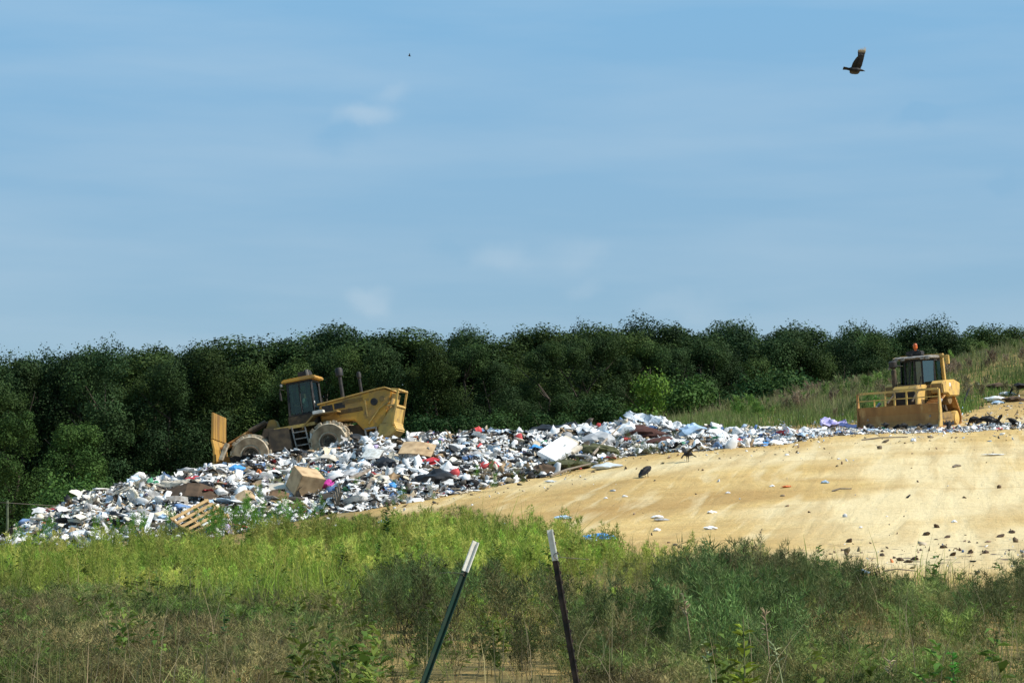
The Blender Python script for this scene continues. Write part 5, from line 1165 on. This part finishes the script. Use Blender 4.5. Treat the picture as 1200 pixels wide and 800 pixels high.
# ------------------------------------------------------------------ vultures
def vulture_mesh(name, pose, seed=0):
    ch = []
    if pose == 'stand':
        ch = [([(-.30,0,.20),(-.2,0,.26),(-.05,0,.33),(.1,0,.40),(.17,0,.45)], [.03,.09,.13,.11,.06], 12), ([(.15,0,.43),(.21,0,.46),(.25,0,.46)], [.07,.045,.04], 8), ([(.24,0,.46),(.30,0,.445),(.34,0,.41)], [.036,.022,.008], 8), ([(-.22,0,.25),(-.36,0,.14),(-.46,0,.07)], [.06,.06,.045], 8, .35)]
        wing = [([(.1,s*.10,.42),(-.05,s*.145,.34),(-.25,s*.11,.2),(-.42,s*.06,.1)], [.05,.085,.07,.02], 8, .5) for s in (-1,1)]
        ch = [tuple([[tuple((q[0], q[1], q[2]-.09)) for q in c_[0]]]+list(c_[1:])) for c_ in ch]; wing = [tuple([[tuple((q[0], q[1], q[2]-.09)) for q in c_[0]]]+list(c_[1:])) for c_ in wing]
    elif pose == 'feed':
        ch = [([(-.3,0,.32),(-.2,0,.36),(-.02,0,.36),(.12,0,.32),(.2,0,.25)], [.03,.09,.13,.11,.06], 12), ([(.18,0,.27),(.27,0,.15),(.30,0,.08)], [.055,.036,.036], 8), ([(.3,0,.09),(.33,0,.04),(.33,0,.0)], [.035,.02,.008], 8), ([(-.22,0,.35),(-.4,0,.34),(-.52,0,.33)], [.06,.06,.05], 8, .35)]
        ch[-1] = ([(-.22,0,.35),(-.3,0,.34),(-.40,0,.32)], [.06,.06,.05], 8, .35)
        wing = [([(.12,s*.10,.34),(-.05,s*.14,.38),(-.22,s*.12,.36),(-.36,s*.07,.35)], [.05,.09,.07,.02], 8, .5) for s in (-1,1)]
    else:
        ch = [([(-.3,0,.32),(-.2,0,.36),(-.02,0,.38),(.12,0,.36),(.2,0,.32)], [.03,.09,.13,.11,.06], 12), ([(.18,0,.34),(.28,0,.28),(.31,0,.24)], [.055,.036,.036], 8), ([(.31,0,.24),(.36,0,.20),(.37,0,.16)], [.035,.02,.008], 8), ([(-.22,0,.35),(-.4,0,.28),(-.5,0,.24)], [.06,.06,.05], 8, .35)]
        wing = [([(.05,s*.1,.42),(.0,s*.3,.58),(-.1,s*.42,.66),(-.28,s*.46,.55)], [.09,.13,.12,.03], 10, .22) for s in (-1,1)]
    legs = [([(0,s*.06,.17 if pose == 'stand' else .26),(.0,s*.06,.1),(.01,s*.06,.0)], [.035,.016,.012], 6) for s in (-1,1)]+[([(.0,s*.06,.01),(.07,s*(.06+k*.03),.0)], [.012,.008], 5) for s in (-1,1) for k in (-1,0,1)]
    return skin_mesh(name, ch+wing+legs, .013)
vm = {k: vulture_mesh('vulture', k) for k in ('stand', 'feed', 'open')}
for m_ in vm.values(): m_.materials.append(MT['vulture'])
VL = [(757.5, 558.5, 'stand', 52, 1.0, 'hunched black vulture alone on the sand, nearest the camera'), (806, 541, 'open', 215, .85, 'black vulture bending with wings half open beside the reddish brown bale'), (1019, 501, 'feed', 190, .95, 'black vulture feeding at the left end below the dozer blade'), (1038, 502, 'feed', 10, 1, 'black vulture second from the left below the dozer blade'), (1052, 499, 'stand', 200, .95, 'black vulture standing close under the middle of the dozer blade'), (1060, 504, 'feed', 100, 1, 'black vulture in front of its neighbours below the blade middle'), (1078, 500, 'feed', 170, .95, 'black vulture below the right half of the dozer blade'), (1089, 498, 'feed', 20, 1., 'black vulture under the right corner of the dozer blade'), (1112, 498.5, 'feed', 180, 1.1, 'black vulture in front of the bulldozer track'), (1141, 499.5, 'feed', 200, 1.05, 'leftmost black vulture of the flock right of the bulldozer'), (1149, 498, 'stand', 30, .9, 'black vulture behind the others right of the bulldozer'), (1157, 500.5, 'feed', 0, 1.15, 'large black vulture in the middle of the flock right of the bulldozer'), (1168, 501.5, 'open', 30, .85, 'black vulture raising a wing right of the bulldozer'), (1187, 500, 'stand', 190, 1.0, 'black vulture standing apart at the right end of the flock'), (1193, 463, 'feed', 180, 1.5, 'black vulture on the dirt bank at the right edge')]
for u_, v_, ps, rz, s, lab in VL:
    p = hit(u_, v_, 60, 140)
    if 1015 < u_ < 1115: p.y = 100.7-(u_-1005)*.019-(.35 if v_ > 503 else .1); p.x = (u_-600)/F*p.y; s *= .88; rz = rz+random.choice((45, 60, 75, -50))
    p.z = float(surf_z(p.x, p.y))-(.06 if 1015 < u_ < 1115 else .03 if ps == 'feed' else 0)
    tag(link('vulture', vm[ps], None, None, Matrix.Translation(p) @ Matrix.Rotation(R(rz), 4, 'Z') @ Matrix.Scale(s, 4)), lab, 'vulture', 'vultures on the ground')
def flyer():
    """gliding bird, X forward, wings along +-Y; primaries spread like fingers"""
    def wing(s):
        up = lambda t: .95*t
        ch = [([(.08,s*.04,.02),(.11,s*.2,.1),(.15,s*.36,.22),(.20,s*.48,.33)], [.11,.125,.11,.085], 12, .14)]
        ch.append(([(-.10,s*.04,.02),(-.06,s*.2,.1),(.03,s*.36,.22),(.12,s*.46,.31)], [.10,.115,.10,.07], 12, .12))
        for k in range(6):
            a = R(-28+k*15); ch.append(([(.22-k*.035,s*.42,.28),(.27-k*.045+math.sin(-a)*.03,s*.56,.44),(.31-k*.055,s*(.70-abs(k-1)*.02),.62-k*.025)], [.04,.03,.010], 6, .35))
        return ch
    return skin_mesh('flying_vulture', [([(-.3,0,0),(-.15,0,.0),(.05,0,.0),(.2,0,.01)], [.04,.09,.105,.05], 12), ([(.18,0,.01),(.27,0,.0),(.31,0,-.01)], [.05,.04,.03], 8), ([(.3,0,-.01),(.36,0,-.02),(.38,0,-.04)], [.026,.016,.006], 6), ([(-.22,0,0),(-.36,0,.02),(-.48,0,.02)], [.06,.075,.085], 10, .22)]+wing(1)+wing(-1), .011)
fm = flyer()
# plumage: pale finger tips at the wing ends
pm_ = mat('soaring_plumage', (.005,.005,.005), (.014,.01,.009), 8, .7); ntp = pm_.node_tree; tcp = ntp.nodes.new('ShaderNodeTexCoord'); sx = ntp.nodes.new('ShaderNodeSeparateXYZ'); ntp.links.new(tcp.outputs['Object'], sx.inputs['Vector'])
ab = ntp.nodes.new('ShaderNodeMath'); ab.operation = 'ABSOLUTE'; ntp.links.new(sx.outputs['Y'], ab.inputs[0]); mr = ntp.nodes.new('ShaderNodeMapRange'); mr.inputs['From Min'].default_value = .52; mr.inputs['From Max'].default_value = .62; ntp.links.new(ab.outputs['Value'], mr.inputs['Value'])
mxp = ntp.nodes.new('ShaderNodeMix'); mxp.data_type = 'RGBA'; src = [l.from_socket for l in ntp.links if l.to_socket.name == 'Base Color'][0]; ntp.links.new(mr.outputs['Result'], mxp.inputs['Factor']); ntp.links.new(src, mxp.inputs['A']); mxp.inputs['B'].default_value = (.42,.33,.20, 1); ntp.links.new(mxp.outputs['Result'], ntp.nodes['Principled BSDF'].inputs['Base Color'])
fm.materials.append(pm_)
def fly(u, v, d, s, rx, ry, rz, lab, cat='vulture', name='flying_vulture'):
    return tag(link(name, fm, None, None, Matrix.Translation(P(u, v, d)) @ Matrix.Rotation(R(rz), 4, 'Z') @ Matrix.Rotation(R(ry), 4, 'Y') @ Matrix.Rotation(R(rx), 4, 'X') @ Matrix.Scale(s, 4)), lab, cat)
fly(1002.5, 82, 66, .80, -37, 4, 8, 'dark vulture with pale wing tips soaring high in the sky at right')
fly(480, 66, 360, .6, 10, 0, 200, 'tiny dark speck of a bird high above the middle of the wood', 'bird', 'distant_bird')
# ------------------------------------------------------------------ fence posts
def t_post(top, foot, label, green):
    top, foot = Vector(top), Vector(foot); ax = top-foot; L_ = ax.length
    q = ax.to_track_quat('Z', 'Y').to_matrix().to_4x4(); t = empty('fence_post', Matrix.Translation(foot) @ q @ Matrix.Rotation(R(18 if green else -160), 4, 'Z'), label, 'fence post')
    zc = L_-.165
    def tee(z0, z1, g=0): return MB().box((0, 0, (z0+z1)/2), (.036+g, .006+g, z1-z0)).box((0, .0155+g/2, (z0+z1)/2), (.006+g, .025, z1-z0))
    tee(0, zc).build('shaft', MT['post_green'] if green else MT['post_black'], t, .001)
    tee(zc, L_, .0015).build('white_tip', MT['post_white'], t, .001)
    mb = MB()
    for k in range(int(L_/.052)): mb.box((0, -.006, .05+k*.052), (.014, .008, .016))
    mb.build('studs', MT['post_green'] if green else MT['post_black'], t, .001)
    return t, q
dL = 11.6
t_post(P(559, 635, dL), P(452, 925, dL-.15), 'leaning green steel fence post with white top, tilted right', True)
t_post(P(647, 620, dL+.2), P(700, 925, dL+.1), 'dark steel fence post with white top, tilted left', False)
def ring(u, v, d, r_, label, wirepts):
    p = P(u, v, d); t = MB().tube([(r_*math.cos(k*.45), 0, r_*math.sin(k*.45)) for k in range(15)], .0022, 5)
    t.tube([Vector(q)-p for q in wirepts], .0016, 5)
    tag(t.build('fence_wire', MT['wire'], None, M=Matrix.Translation(p)), label, 'wire')
ring(545, 672, dL-.03, .012, 'short loose fence wire clipped to the green post', [P(545, 672, dL-.03), P(538, 671, dL-.05), P(528, 670.5, dL-.05), P(515, 671, dL+.1)])
ring(652.5, 651, dL+.17, .016, 'thin wire loop and loose strand on the dark post', [P(652, 652, dL+.17), P(668, 653.5, dL+.3), P(690, 655, dL+.5)])
# old fence beyond the left grass
pf = P(8, 622, 92); pf.z = float(ground_z(pf.x, pf.y)); pt = P(8, 586, 92)
t = empty('old_fence_post', Matrix.Translation(pf), 'grey green old fence post at the left edge by the refuse tip', 'fence post'); hgt = pt.z-pf.z
MB().tube([(0, 0, -.3), (.02, 0, hgt*.5), (.0, 0, hgt)], [.06, .055, .05], 9).build('shaft', mat('lichen_wood', (.14,.17,.10), (.08,.09,.06), 8, .95, .3), t)
w0 = pt+Vector((-2.5, 0, -.05)); w1 = pt+Vector((6.5, 3, -.45)); mb = MB().tube([Vector(q)-pt for q in (w0, pt+Vector((0, -.1, -.1)), pt+Vector((3, 1.2, -.30)), w1)], .012, 5)
tag(mb.build('fence_wire', MT['wire'], None, M=Matrix.Translation(pt)), 'sagging wire strand on the old fence post at the left edge', 'wire')
